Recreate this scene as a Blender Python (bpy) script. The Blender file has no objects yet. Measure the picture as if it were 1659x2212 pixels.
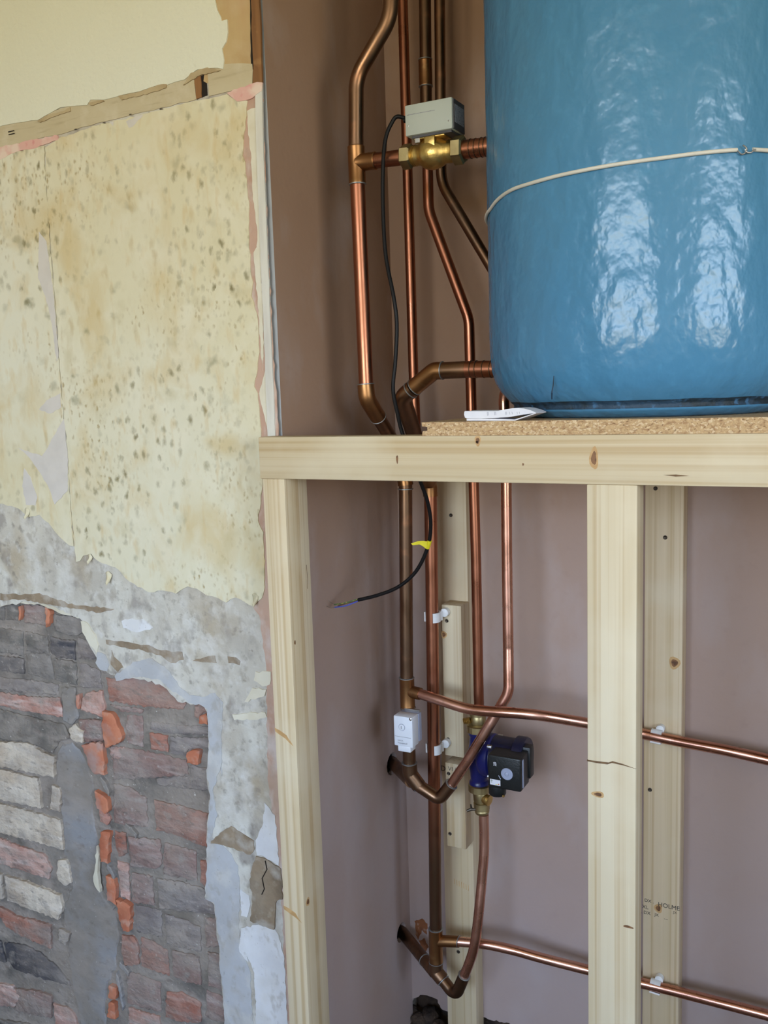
import bpy, bmesh, math, random
from mathutils import Vector, Matrix, noise
from mathutils.geometry import delaunay_2d_cdt

# ------------------------------------------------------------------ camera
ZF = 1.43                                   # height of the beam underside above the floor
CAM = Vector((0.9502, -1.3443, 0.1447 + ZF))
YAW, PITCH, ROLL, FPX = 0.4825, 0.1295, -0.0320, 1955.13
W, H = 1659.0, 2212.0
fw = Vector((-math.sin(YAW) * math.cos(PITCH), math.cos(YAW) * math.cos(PITCH), -math.sin(PITCH)))
r0 = Vector((math.cos(YAW), math.sin(YAW), 0.0))
u0 = r0.cross(fw)
rt = r0 * math.cos(ROLL) + u0 * math.sin(ROLL)
up = -r0 * math.sin(ROLL) + u0 * math.cos(ROLL)

scene = bpy.context.scene
col = scene.collection
cd = bpy.data.cameras.new('camera')
cam = bpy.data.objects.new('camera', cd)
col.objects.link(cam)
cam.matrix_world = Matrix(((rt.x, up.x, -fw.x, CAM.x), (rt.y, up.y, -fw.y, CAM.y), (rt.z, up.z, -fw.z, CAM.z), (0, 0, 0, 1)))
cd.sensor_fit = 'VERTICAL'
cd.sensor_height = 36.0
cd.lens = FPX / H * 36.0
cd.clip_start = 0.02
scene.camera = cam

# ------------------------------------------------------------------ sky seen through the windows
world = bpy.data.worlds.new('world')
scene.world = world
world.use_nodes = True
wn, wl = world.node_tree.nodes, world.node_tree.links
wn.clear()
w_out = wn.new('ShaderNodeOutputWorld')
w_bg = wn.new('ShaderNodeBackground')
w_tc = wn.new('ShaderNodeTexCoord')
w_sp = wn.new('ShaderNodeSeparateXYZ')
w_rp = wn.new('ShaderNodeValToRGB')
w_mp = wn.new('ShaderNodeMapRange')
w_mp.inputs[1].default_value = -1.0
w_mp.inputs[2].default_value = 1.0
e = w_rp.color_ramp.elements
e[0].position, e[0].color = 0.0, (0.44, 0.38, 0.24, 1)
e[1].position, e[1].color = 1.0, (0.34, 0.52, 0.82, 1)
for pos, c in ((0.495, (0.50, 0.44, 0.29, 1)), (0.515, (0.78, 0.90, 1.04, 1)), (0.65, (0.46, 0.64, 0.94, 1))):
    k = w_rp.color_ramp.elements.new(pos)
    k.color = c
wl.new(w_tc.outputs['Generated'], w_sp.inputs[0])
wl.new(w_sp.outputs[2], w_mp.inputs[0])
wl.new(w_mp.outputs[0], w_rp.inputs[0])
wl.new(w_rp.outputs[0], w_bg.inputs[0])
w_bg.inputs[1].default_value = 13.0
wl.new(w_bg.outputs[0], w_out.inputs[0])

# window openings: (plane, ...) used for the walls, the frames and the light portals
WIN_REAR = (-0.75, 1.45, 1.10, 2.50)        # x0 x1 z0 z1 in the rear wall
WIN_RIGHT = (-3.45, -1.25, 1.10, 2.50)      # y0 y1 z0 z1 in the right wall
RX0, RX1, RY0, RZ1 = -2.4, 3.7, -3.8, 2.75


def portal(name, loc, rot, sx, sy):
    l = bpy.data.lights.new(name, 'AREA')
    l.shape = 'RECTANGLE'
    l.size, l.size_y = sx, sy
    l.cycles.is_portal = True
    o = bpy.data.objects.new(name, l)
    o.location, o.rotation_euler = loc, rot
    col.objects.link(o)


portal('window_light', ((WIN_REAR[0] + WIN_REAR[1]) / 2, RY0 - 0.02, (WIN_REAR[2] + WIN_REAR[3]) / 2), (math.radians(90), 0, 0),
       WIN_REAR[1] - WIN_REAR[0], WIN_REAR[3] - WIN_REAR[2])
portal('window_light', (RX1 + 0.02, (WIN_RIGHT[0] + WIN_RIGHT[1]) / 2, (WIN_RIGHT[2] + WIN_RIGHT[3]) / 2),
       (math.radians(90), 0, math.radians(90)), WIN_RIGHT[1] - WIN_RIGHT[0], WIN_RIGHT[3] - WIN_RIGHT[2])

vs = scene.view_settings
vs.view_transform = 'Standard'
vs.look = 'None'
vs.exposure = 0.35
vs.gamma = 1.0
vs.use_curve_mapping = False
scene.cycles.use_denoising = True
scene.cycles.max_bounces = 10
scene.cycles.diffuse_bounces = 6

# ------------------------------------------------------------------ helpers


def at(px, py, Y):
    d = fw + rt * ((px - W / 2) / FPX) - up * ((py - H / 2) / FPX)
    return CAM + d * ((Y - CAM.y) / d.y)


def atX(px, py, X):
    d = fw + rt * ((px - W / 2) / FPX) - up * ((py - H / 2) / FPX)
    return CAM + d * ((X - CAM.x) / d.x)


def srgb(r, g, b):
    f = lambda v: (v / 255 / 12.92) if v <= 10 else ((v / 255 + 0.055) / 1.055) ** 2.4
    return (f(r), f(g), f(b), 1.0)


def mat(name, base, rough=0.7, metal=0.0, layers=(), bump=(), coat=0.0, spec=0.5, rough_var=None, film=()):
    """layers: (scale, stretch xyz, colour, lo, hi, amount[, detail, distortion]); bump: (scale, stretch, strength, detail)"""
    m = bpy.data.materials.new(name)
    m.use_nodes = True
    nt = m.node_tree
    n, l = nt.nodes, nt.links
    b = n['Principled BSDF']
    b.inputs['Roughness'].default_value = rough
    b.inputs['Metallic'].default_value = metal
    b.inputs['Coat Weight'].default_value = coat
    b.inputs['Specular IOR Level'].default_value = spec
    tc = n.new('ShaderNodeTexCoord')
    c = n.new('ShaderNodeRGB')
    c.outputs[0].default_value = base
    cur = c.outputs[0]

    def tex(scale, stretch, detail=4.0, dist=0.0, seed=0.0):
        mp = n.new('ShaderNodeMapping')
        mp.inputs['Scale'].default_value = stretch
        mp.inputs['Location'].default_value = (seed, seed * 1.7, seed * 0.6)
        l.new(tc.outputs['Object'], mp.inputs[0])
        t = n.new('ShaderNodeTexNoise')
        t.inputs['Scale'].default_value = scale
        t.inputs['Detail'].default_value = detail
        t.inputs['Distortion'].default_value = dist
        l.new(mp.outputs[0], t.inputs['Vector'])
        return t.outputs['Fac']
    for i, la in enumerate(tuple(layers) + tuple(film)):      # film layers share one noise across neighbouring materials
        sc, st, cc, lo, hi, am = la[:6]
        sd = 3.1 * i + 0.7 if i < len(layers) else 40.0 + 1.9 * (i - len(layers))
        f = tex(sc, st, la[6] if len(la) > 6 else 5.0, la[7] if len(la) > 7 else 0.0, sd)
        mr = n.new('ShaderNodeMapRange')
        mr.inputs[1].default_value, mr.inputs[2].default_value = lo, hi
        mr.inputs[3].default_value, mr.inputs[4].default_value = 0.0, am
        l.new(f, mr.inputs[0])
        mx = n.new('ShaderNodeMix')
        mx.data_type = 'RGBA'
        l.new(mr.outputs[0], mx.inputs[0])
        l.new(cur, mx.inputs[6])
        mx.inputs[7].default_value = cc
        cur = mx.outputs[2]
    l.new(cur, b.inputs['Base Color'])
    prev = None
    for i, bu in enumerate(bump):
        sc, st, s = bu[:3]
        f = tex(sc, st, bu[3] if len(bu) > 3 else 3.0, 0.0, 11.3 + 2.3 * i)
        bp = n.new('ShaderNodeBump')
        bp.inputs['Strength'].default_value = s
        bp.inputs['Distance'].default_value = bu[4] if len(bu) > 4 else 0.004
        l.new(f, bp.inputs['Height'])
        if prev:
            l.new(prev, bp.inputs['Normal'])
        prev = bp.outputs[0]
    if prev:
        l.new(prev, b.inputs['Normal'])
    if rough_var:
        f = tex(rough_var[0], (1, 1, 1), 4.0, 0.0, 7.7)
        mr = n.new('ShaderNodeMapRange')
        mr.inputs[1].default_value, mr.inputs[2].default_value = 0.3, 0.7
        mr.inputs[3].default_value, mr.inputs[4].default_value = rough_var[1], rough_var[2]
        l.new(f, mr.inputs[0])
        l.new(mr.outputs[0], b.inputs['Roughness'])
    m['last'] = 0
    return m


def spots(m, scale, colour, radius, zone_scale, zone_lo, zone_hi, amount, stretch=(1, 1, 1)):
    """scattered soft dots (mould) added over a material's base colour"""
    nt = m.node_tree
    n, l = nt.nodes, nt.links
    b = n['Principled BSDF']
    cur = b.inputs['Base Color'].links[0].from_socket
    tc = next(x for x in n if x.type == 'TEX_COORD')
    mp = n.new('ShaderNodeMapping')
    mp.inputs['Scale'].default_value = stretch
    l.new(tc.outputs['Object'], mp.inputs[0])
    wob = n.new('ShaderNodeTexNoise')
    wob.inputs['Scale'].default_value = scale * 1.6
    wob.inputs['Detail'].default_value = 3
    l.new(mp.outputs[0], wob.inputs['Vector'])
    add = n.new('ShaderNodeVectorMath')
    add.operation = 'MULTIPLY_ADD'
    l.new(wob.outputs['Color'], add.inputs[0])
    add.inputs[1].default_value = (0.9 / scale,) * 3
    l.new(mp.outputs[0], add.inputs[2])
    v = n.new('ShaderNodeTexVoronoi')
    v.inputs['Scale'].default_value = scale
    l.new(add.outputs[0], v.inputs['Vector'])
    z = n.new('ShaderNodeTexNoise')
    z.inputs['Scale'].default_value = zone_scale
    z.inputs['Detail'].default_value = 2
    l.new(tc.outputs['Object'], z.inputs['Vector'])
    zr = n.new('ShaderNodeMapRange')
    zr.inputs[1].default_value, zr.inputs[2].default_value = zone_lo, zone_hi
    l.new(z.outputs['Fac'], zr.inputs[0])
    mr = n.new('ShaderNodeMapRange')
    mr.inputs[1].default_value, mr.inputs[2].default_value = radius, radius * 0.12
    mr.inputs[3].default_value, mr.inputs[4].default_value = 0.0, amount
    l.new(v.outputs['Distance'], mr.inputs[0])
    mr.interpolation_type = 'SMOOTHSTEP'
    # random per-cell on/off
    sep = n.new('ShaderNodeSeparateColor')
    l.new(v.outputs['Color'], sep.inputs[0])
    mu = n.new('ShaderNodeMath')
    mu.operation = 'MULTIPLY'
    l.new(mr.outputs[0], mu.inputs[0])
    l.new(sep.outputs[0], mu.inputs[1])
    mu2 = n.new('ShaderNodeMath')
    mu2.operation = 'MULTIPLY'
    l.new(mu.outputs[0], mu2.inputs[0])
    l.new(zr.outputs[0], mu2.inputs[1])
    mx = n.new('ShaderNodeMix')
    mx.data_type = 'RGBA'
    l.new(mu2.outputs[0], mx.inputs[0])
    l.new(cur, mx.inputs[6])
    mx.inputs[7].default_value = colour
    l.new(mx.outputs[2], b.inputs['Base Color'])
    return m


def thing(name, label, cat, loc=(0, 0, 0), group=None):
    o = bpy.data.objects.new(name, None)
    o.empty_display_size = 0.05
    col.objects.link(o)
    o.location = loc
    o['label'], o['category'] = label, cat
    if group:
        o['group'] = group
    return o


def tag(o, label, cat, group=None):
    o['label'], o['category'] = label, cat
    if group:
        o['group'] = group
    return o


def off(parent):
    v = Vector((0, 0, 0))
    while parent:
        v += parent.location
        parent = parent.parent
    return v


def obj(name, bm, m, parent=None, smooth=False, label=None, base=None):
    """links a bmesh that was built in world coordinates as one mesh object"""
    o_ = off(parent)
    if base is not None:
        o_ = Vector(base)
    if o_.length:
        bmesh.ops.translate(bm, verts=bm.verts, vec=-o_)
    bmesh.ops.recalc_face_normals(bm, faces=bm.faces)
    me = bpy.data.meshes.new(name)
    bm.to_mesh(me)
    bm.free()
    for mm in (m if isinstance(m, (list, tuple)) else [m]):
        me.materials.append(mm)
    if smooth:
        me.polygons.foreach_set('use_smooth', [True] * len(me.polygons))
        try:
            me.set_sharp_from_angle(angle=math.radians(40))
        except Exception:
            pass
    o = bpy.data.objects.new(name, me)
    col.objects.link(o)
    if parent:
        o.parent = parent
    elif base is not None:
        o.location = base
    if label:
        o['label'] = label
    return o


def struct(name, bm, m, parent=None, **k):
    o = obj(name, bm, m, parent, **k)
    if not parent:
        o['kind'] = 'structure'
    return o


def box(bm, x0, x1, y0, y1, z0, z1, bev=0.0, seg=2):
    vs_ = [bm.verts.new((x, y, z)) for x in (x0, x1) for y in (y0, y1) for z in (z0, z1)]
    fs = []
    for q in ((0, 1, 3, 2), (4, 6, 7, 5), (0, 4, 5, 1), (2, 3, 7, 6), (0, 2, 6, 4), (1, 5, 7, 3)):
        fs.append(bm.faces.new([vs_[i] for i in q]))
    if bev:
        es = list({e_ for f_ in fs for e_ in f_.edges})
        bmesh.ops.bevel(bm, geom=es, offset=bev, segments=seg, affect='EDGES', profile=0.5)
    return bm


def B():
    return bmesh.new()


def rag(pts, step=0.012, amp=0.003, seed=0, closed=True):
    """subdivides a polygon in the XZ plane and makes its outline ragged"""
    rnd = random.Random(seed)
    out = []
    n_ = len(pts)
    for i in range(n_ if closed else n_ - 1):
        a, b = Vector(pts[i]), Vector(pts[(i + 1) % n_])
        L = (b - a).length
        k = max(1, int(L / step))
        nrm = Vector((-(b - a).y, (b - a).x)) / max(L, 1e-6)
        for j in range(k):
            p = a.lerp(b, j / k)
            if j:
                p += nrm * rnd.uniform(-amp, amp)
            elif amp:
                p += Vector((rnd.uniform(-amp, amp), rnd.uniform(-amp, amp))) * 0.4
            out.append((p.x, p.y))
    if not closed:
        out.append(tuple(pts[-1]))
    return out


def slab_bm(pts, y0, y1, bev=0.0, wob=0.0, seed=0):
    """extrudes an XZ polygon from y0 (front) to y1 (back); bev rounds the front edge off"""
    bm = bmesh.new()
    n_ = len(pts)
    rnd = random.Random(seed)
    area = sum(pts[i][0] * pts[(i + 1) % n_][1] - pts[(i + 1) % n_][0] * pts[i][1] for i in range(n_))
    if area < 0:
        pts = list(reversed(pts))
    inner = []
    if bev:
        for i in range(n_):
            a, b, c = Vector(pts[i - 1]), Vector(pts[i]), Vector(pts[(i + 1) % n_])
            e1, e2 = (b - a), (c - b)
            nn = Vector((-e1.y, e1.x)).normalized() + Vector((-e2.y, e2.x)).normalized()
            inner.append(tuple(b + (nn.normalized() if nn.length > 1e-6 else Vector((0, 0))) * bev))
    loop = [tuple(p) for p in (inner or pts)]
    vv, ee, ff, _, _, _ = delaunay_2d_cdt([Vector(p) for p in loop], [], [list(range(n_))], 1, 1e-6)
    front = [bm.verts.new((v.x, y0 + (rnd.uniform(-wob, wob) if wob else 0.0), v.y)) for v in vv]
    cnt = {}
    for f in ff:
        try:
            bm.faces.new([front[i] for i in f])
        except ValueError:
            continue
        for a, b in zip(f, f[1:] + f[:1]):
            cnt[(min(a, b), max(a, b))] = cnt.get((min(a, b), max(a, b)), 0) + 1
    mid = {}
    for (a, b), k in cnt.items():
        if k != 1:
            continue
        for q in (a, b):
            if q not in mid:
                co = vv[q]
                if bev:
                    j = min(range(n_), key=lambda t: (loop[t][0] - co.x) ** 2 + (loop[t][1] - co.y) ** 2)
                    m_ = bm.verts.new((pts[j][0], y0 + bev * 0.8, pts[j][1]))
                else:
                    m_ = front[q]
                mid[q] = (m_, bm.verts.new((m_.co.x, y1, m_.co.z)))
        try:
            if bev:
                bm.faces.new((front[a], front[b], mid[b][0], mid[a][0]))
            bm.faces.new((mid[a][0], mid[b][0], mid[b][1], mid[a][1]))
        except ValueError:
            pass
    return bm


def pxz(lst, Y, s=1.0, ox=0.0, oy=0.0):
    """photo pixels (optionally of a crop with scale s and origin ox, oy) -> XZ points on the plane Y"""
    out = []
    for p in lst:
        v = at(p[0] / s + ox, p[1] / s + oy, Y)
        out.append((v.x, v.z))
    return out


def fillet(pts, rad, seg=7):
    pts = [Vector(p) for p in pts]
    out = [pts[0]]
    for i in range(1, len(pts) - 1):
        p, a, b = pts[i], pts[i - 1], pts[i + 1]
        da, db = (a - p), (b - p)
        la, lb = da.length, db.length
        da.normalize()
        db.normalize()
        ang = da.angle(db)
        if ang > math.radians(177):
            out.append(p)
            continue
        t = min(rad / math.tan(ang / 2), la * 0.48, lb * 0.48)
        r_ = t * math.tan(ang / 2)
        c = p + (da + db).normalized() * (r_ / math.sin(ang / 2))
        s_, e_ = p + da * t - c, p + db * t - c
        for k in range(seg + 1):
            q = k / seg
            w = s_.normalized().slerp(e_.normalized(), q) if s_.angle(e_) > 1e-4 else s_.normalized()
            out.append(c + w * r_)
    out.append(pts[-1])
    return out


def catmull(pts, n_=6):
    pts = [Vector(p) for p in pts]
    out = []
    for i in range(len(pts) - 1):
        p0 = pts[max(i - 1, 0)]
        p1, p2 = pts[i], pts[i + 1]
        p3 = pts[min(i + 2, len(pts) - 1)]
        for k in range(n_):
            t = k / n_
            out.append(0.5 * ((2 * p1) + (p2 - p0) * t + (2 * p0 - 5 * p1 + 4 * p2 - p3) * t * t + (3 * p1 - p0 - 3 * p2 + p3) * t ** 3))
    out.append(pts[-1])
    return out


def tube(bm, path, r, n_=16, caps=True):
    path = [Vector(p) for p in path]
    rings = []
    t0 = (path[1] - path[0]).normalized()
    nrm = t0.orthogonal().normalized()
    for i, p in enumerate(path):
        if i == 0:
            t = t0
        elif i == len(path) - 1:
            t = (path[i] - path[i - 1]).normalized()
        else:
            t = ((path[i + 1] - path[i]).normalized() + (path[i] - path[i - 1]).normalized()).normalized()
        nrm = (nrm - t * nrm.dot(t)).normalized()
        bi = t.cross(nrm)
        rr = r[i] if isinstance(r, (list, tuple)) else r
        rings.append([bm.verts.new(p + (nrm * math.cos(2 * math.pi * k / n_) + bi * math.sin(2 * math.pi * k / n_)) * rr) for k in range(n_)])
    for a, b in zip(rings, rings[1:]):
        for k in range(n_):
            bm.faces.new((a[k], a[(k + 1) % n_], b[(k + 1) % n_], b[k]))
    if caps:
        bm.faces.new(list(reversed(rings[0])))
        bm.faces.new(rings[-1])
    return bm


def lathe(bm, p0, axis, prof, n_=24, hexa=False):
    """prof: (distance along axis, radius)"""
    p0, axis = Vector(p0), Vector(axis).normalized()
    pth = [p0 + axis * d for d, _ in prof]
    ref = axis.orthogonal().normalized()
    if abs(axis.z) < 0.9:
        ref = (Vector((0, 0, 1)) - axis * axis.z).normalized()
    bi = axis.cross(ref)
    rings = []
    for p, (_, rr) in zip(pth, prof):
        rings.append([bm.verts.new(p + (ref * math.cos(2 * math.pi * k / n_) + bi * math.sin(2 * math.pi * k / n_)) * max(rr, 1e-5)) for k in range(n_)])
    for a, b in zip(rings, rings[1:]):
        for k in range(n_):
            bm.faces.new((a[k], a[(k + 1) % n_], b[(k + 1) % n_], b[k]))
    bm.faces.new(list(reversed(rings[0])))
    bm.faces.new(rings[-1])
    return bm


def sleeve(name, a, b, r, m, parent, label=None, ring=None):
    """a soldered fitting socket from a to b with beaded lips"""
    a, b = Vector(a), Vector(b)
    L = (b - a).length
    o = obj(name, lathe(B(), a, b - a, [(0, r * 0.93), (0.0012, r), (0.004, r), (0.005, r * 0.985), (L - 0.005, r * 0.985), (L - 0.004, r), (L - 0.0012, r), (L, r * 0.93)], 20), m, parent, smooth=True, label=label)
    return o


def solder(a, d, r, parent):
    d = Vector(d).normalized()
    obj('solder_ring', lathe(B(), Vector(a) - d * 0.0012, d, [(0, r * 0.98), (0.0006, r * 1.035), (0.0018, r * 1.035), (0.0024, r * 0.98)], 20), M['solder'], parent, smooth=True)


def text(name, body, size, origin, xdir, zdir, m, parent, thick=0.0002):
    cu = bpy.data.curves.new(name, 'FONT')
    cu.body = body
    cu.size = size
    cu.extrude = thick
    to = bpy.data.objects.new(name, cu)
    col.objects.link(to)
    dg = bpy.context.evaluated_depsgraph_get()
    me = bpy.data.meshes.new_from_object(to.evaluated_get(dg))
    bpy.data.objects.remove(to)
    me.name = name
    xd, zd = Vector(xdir).normalized(), Vector(zdir).normalized()
    nd = xd.cross(zd)
    mm = Matrix(((xd.x, zd.x, nd.x, 0), (xd.y, zd.y, nd.y, 0), (xd.z, zd.z, nd.z, 0), (0, 0, 0, 1)))
    me.transform(Matrix.Translation(Vector(origin) - off(parent)) @ mm)
    me.materials.clear()
    me.materials.append(m)
    o = bpy.data.objects.new(name, me)
    col.objects.link(o)
    o.parent = parent
    return o


# ------------------------------------------------------------------ materials
M = {}
one = (1, 1, 1)


def film(k):
    return [(6.5, (0.6, 1, 1.1), srgb(150, 139, 129), 0.47, 0.62, 0.90 * k, 6), (20, (0.6, 1, 1.3), srgb(163, 152, 143), 0.50, 0.64, 0.75 * k, 6), (48, (0.7, 1, 1.3), srgb(112, 100, 93), 0.58, 0.68, 0.6 * k),
            (120, one, srgb(206, 200, 192), 0.68, 0.74, 0.8 * k), (85, one, srgb(84, 77, 73), 0.68, 0.75, 0.7 * k)]


def film_w(k):
    return [(8, (1, 1, 0.8), srgb(176, 166, 150), 0.50, 0.64, 0.75 * k, 6), (22, one, srgb(212, 209, 203), 0.52, 0.66, 0.7 * k, 6), (45, (1, 1, 0.7), srgb(152, 142, 128), 0.58, 0.68, 0.6 * k), (110, one, srgb(130, 120, 108), 0.67, 0.74, 0.6 * k)]


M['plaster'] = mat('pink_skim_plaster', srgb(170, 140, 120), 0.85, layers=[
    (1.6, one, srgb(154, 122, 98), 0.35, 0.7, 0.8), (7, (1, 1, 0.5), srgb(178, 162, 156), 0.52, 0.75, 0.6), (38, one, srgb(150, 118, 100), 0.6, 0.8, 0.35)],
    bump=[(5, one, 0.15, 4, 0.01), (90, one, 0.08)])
def tint_by_height(m, colour, z_hi, z_lo, amount):
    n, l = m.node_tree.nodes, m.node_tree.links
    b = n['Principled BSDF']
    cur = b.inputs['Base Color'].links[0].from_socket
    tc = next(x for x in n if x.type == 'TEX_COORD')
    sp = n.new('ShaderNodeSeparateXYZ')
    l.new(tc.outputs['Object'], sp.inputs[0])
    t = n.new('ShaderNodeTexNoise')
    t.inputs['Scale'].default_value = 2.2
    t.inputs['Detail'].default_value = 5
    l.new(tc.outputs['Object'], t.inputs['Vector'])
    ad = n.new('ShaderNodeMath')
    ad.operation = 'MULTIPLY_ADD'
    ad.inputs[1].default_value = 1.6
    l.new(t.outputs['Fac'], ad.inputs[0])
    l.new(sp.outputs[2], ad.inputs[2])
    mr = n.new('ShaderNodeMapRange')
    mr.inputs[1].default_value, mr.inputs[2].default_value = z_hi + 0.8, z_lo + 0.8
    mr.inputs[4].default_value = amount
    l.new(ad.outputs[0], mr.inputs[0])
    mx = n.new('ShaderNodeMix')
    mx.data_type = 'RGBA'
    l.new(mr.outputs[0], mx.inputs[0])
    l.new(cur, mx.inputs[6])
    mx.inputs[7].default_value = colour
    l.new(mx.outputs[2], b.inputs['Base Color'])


tint_by_height(M['plaster'], srgb(172, 160, 162), 1.6, 0.3, 0.55)  # plaster turns paler and more lilac towards the floor, with a noisy edge
M['wall_plain'] = mat('painted_wall', srgb(208, 204, 192), 0.85, layers=[(3, one, srgb(192, 187, 172), 0.4, 0.7, 0.6)])
M['ceiling'] = mat('ceiling_paint', srgb(222, 218, 204), 0.85, layers=[(4, one, srgb(205, 200, 186), 0.4, 0.7, 0.5)])
M['floor'] = mat('bare_floorboards', srgb(98, 82, 68), 0.75, layers=[(4, (1, 14, 1), srgb(74, 60, 48), 0.4, 0.7, 0.7), (60, one, srgb(70, 60, 50), 0.6, 0.8, 0.5)], bump=[(20, (1, 10, 1), 0.3)])
M['dirt'] = mat('dark_rubble_dirt', srgb(74, 58, 46), 0.95, layers=[(30, one, srgb(38, 30, 26), 0.4, 0.65, 0.9), (80, one, srgb(120, 100, 82), 0.62, 0.75, 0.6)], bump=[(60, one, 0.8, 5, 0.01)])
M['mortar'] = mat('grey_mortar', srgb(142, 134, 126), 0.95, layers=[(14, one, srgb(88, 84, 80), 0.4, 0.65, 0.8), (50, one, srgb(150, 142, 130), 0.55, 0.75, 0.6), (4, one, srgb(110, 100, 86), 0.5, 0.7, 0.5)], bump=[(70, one, 0.8, 5, 0.006)], film=film(0.9))
M['cement'] = mat('smooth_grey_cement', srgb(144, 144, 147), 0.9, layers=[(5, one, srgb(134, 127, 120), 0.44, 0.56, 0.95), (26, one, srgb(150, 150, 152), 0.5, 0.75, 0.5), (70, one, srgb(108, 100, 90), 0.62, 0.75, 0.5)], bump=[(30, one, 0.5, 4, 0.006)], film=film(0.55))
M['plaster_old'] = mat('old_grey_wall_plaster', srgb(200, 195, 184), 0.92, layers=[
    (5, one, srgb(168, 161, 151), 0.42, 0.66, 0.75), (16, (1, 1, 0.6), srgb(214, 212, 204), 0.5, 0.68, 0.8, 6), (9, one, srgb(168, 152, 126), 0.54, 0.70, 0.7), (22, (1, 1, 0.7), srgb(152, 145, 138), 0.54, 0.66, 0.8),
    (55, one, srgb(120, 112, 104), 0.58, 0.7, 0.55), (34, one, srgb(214, 212, 208), 0.6, 0.72, 0.6)], bump=[(24, one, 0.6, 5, 0.006), (110, one, 0.25)], film=film_w(0.8))
M['lavender'] = mat('smooth_lavender_skim', srgb(184, 185, 188), 0.85, layers=[(7, one, srgb(166, 165, 166), 0.42, 0.68, 0.7), (30, one, srgb(194, 195, 199), 0.5, 0.75, 0.5), (14, one, srgb(172, 163, 150), 0.54, 0.70, 0.75)], bump=[(20, one, 0.35, 4, 0.006)], film=film_w(0.6))
M['whitepaint'] = mat('chalky_white_paint', srgb(224, 224, 226), 0.85, layers=[(12, one, srgb(200, 200, 204), 0.45, 0.7, 0.7), (60, one, srgb(176, 168, 160), 0.64, 0.75, 0.5)], bump=[(30, one, 0.3)], film=film_w(0.55))
M['brownplaster'] = mat('brown_sandy_plaster', srgb(150, 132, 110), 0.95, layers=[(18, one, srgb(112, 96, 78), 0.42, 0.66, 0.8), (60, one, srgb(178, 166, 148), 0.58, 0.75, 0.6)], bump=[(60, one, 0.8, 5)], film=film_w(0.5))
M['pinkplaster'] = mat('pink_backing_plaster', srgb(190, 158, 140), 0.9, layers=[(9, one, srgb(172, 134, 112), 0.42, 0.66, 0.8), (24, (1, 1, 0.5), srgb(205, 192, 186), 0.54, 0.7, 0.8)], bump=[(30, one, 0.3)], film=film_w(0.35))
M['paintflake'] = mat('cream_paint_flake', srgb(218, 212, 194), 0.8, layers=[(16, one, srgb(200, 190, 165), 0.45, 0.7, 0.7)])
M['frieze'] = mat('cream_textured_paint', srgb(222, 222, 206), 0.7, layers=[(2, one, srgb(216, 214, 194), 0.4, 0.7, 0.7)], bump=[(120, one, 0.5, 3, 0.004), (45, one, 0.25)])
M['railstrip'] = mat('bare_rail_strip', srgb(196, 184, 156), 0.9, layers=[(6, (0.5, 1, 2), srgb(180, 164, 130), 0.42, 0.68, 0.7), (40, (0.3, 1, 3), srgb(160, 144, 114), 0.58, 0.75, 0.5), (22, one, srgb(210, 200, 178), 0.55, 0.7, 0.5)], bump=[(40, one, 0.4)])
M['stain'] = mat('stained_tan_plaster', srgb(190, 164, 120), 0.9, layers=[(7, (1, 1, 0.5), srgb(165, 128, 84), 0.42, 0.66, 0.8), (18, one, srgb(198, 176, 140), 0.5, 0.7, 0.6), (5, (2, 1, .3), srgb(184, 132, 96), 0.52, 0.7, 0.6)], bump=[(30, one, 0.4)])
M['pinkpaint'] = mat('pink_paint_remnant', srgb(216, 170, 160), 0.8, layers=[(30, one, srgb(224, 204, 190), 0.45, 0.65, 0.9), (60, one, srgb(206, 130, 130), 0.6, 0.72, 0.7)])
M['tornlip'] = mat('torn_tan_edge', srgb(184, 166, 132), 0.9, layers=[(20, one, srgb(160, 138, 102), 0.42, 0.66, 0.8)], bump=[(50, one, 0.5)])
M['oldwood'] = mat('old_brown_wood', srgb(140, 98, 58), 0.8, layers=[(12, (3, 3, 0.25), srgb(98, 64, 36), 0.42, 0.66, 0.8), (30, one, srgb(170, 130, 84), 0.58, 0.72, 0.5)], bump=[(20, (3, 3, 0.3), 0.4)])
M['dark'] = mat('dark_cavity', srgb(40, 30, 24), 0.95, layers=[(30, one, srgb(20, 15, 12), 0.4, 0.7, 0.8)])
M['torn'] = mat('torn_backing_paper', srgb(208, 202, 196), 0.9, layers=[(20, one, srgb(196, 190, 184), 0.45, 0.7, 0.7)])
M['beadwhite'] = mat('white_filler', srgb(212, 209, 200), 0.8, layers=[(10, (4, 1, 0.6), srgb(190, 184, 176), 0.5, 0.7, 0.6)], bump=[(30, one, 0.3)])
M['paperedge'] = mat('grey_board_paper', srgb(166, 169, 172), 0.85, layers=[(16, one, srgb(150, 151, 154), 0.45, 0.7, 0.6), (130, one, srgb(110, 108, 106), 0.72, 0.78, 0.7)])
M['wallpaper'] = mat('yellowed_wallpaper', srgb(214, 206, 176), 0.85, layers=[
    (1.3, one, srgb(220, 218, 202), 0.42, 0.62, 0.8), (8, (1, 1, 0.8), srgb(204, 184, 138), 0.48, 0.68, 0.75, 6, 0.6), (18, (1, 1, 0.7), srgb(222, 216, 194), 0.48, 0.66, 0.6, 5, 0.5),
    (36, (1.4, 1, 0.5), srgb(204, 180, 130), 0.56, 0.74, 0.55), (14, one, srgb(190, 178, 140), 0.6, 0.75, 0.5)], bump=[(7, one, 0.25, 3, 0.01), (50, one, 0.12)])
spots(M['wallpaper'], 46, srgb(124, 114, 78), 0.46, 3.2, 0.40, 0.60, 1.0, (1.1, 1, 0.8))
spots(M['wallpaper'], 90, srgb(156, 134, 84), 0.46, 4.2, 0.44, 0.62, 0.85, (1.1, 1, 0.75))
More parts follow.
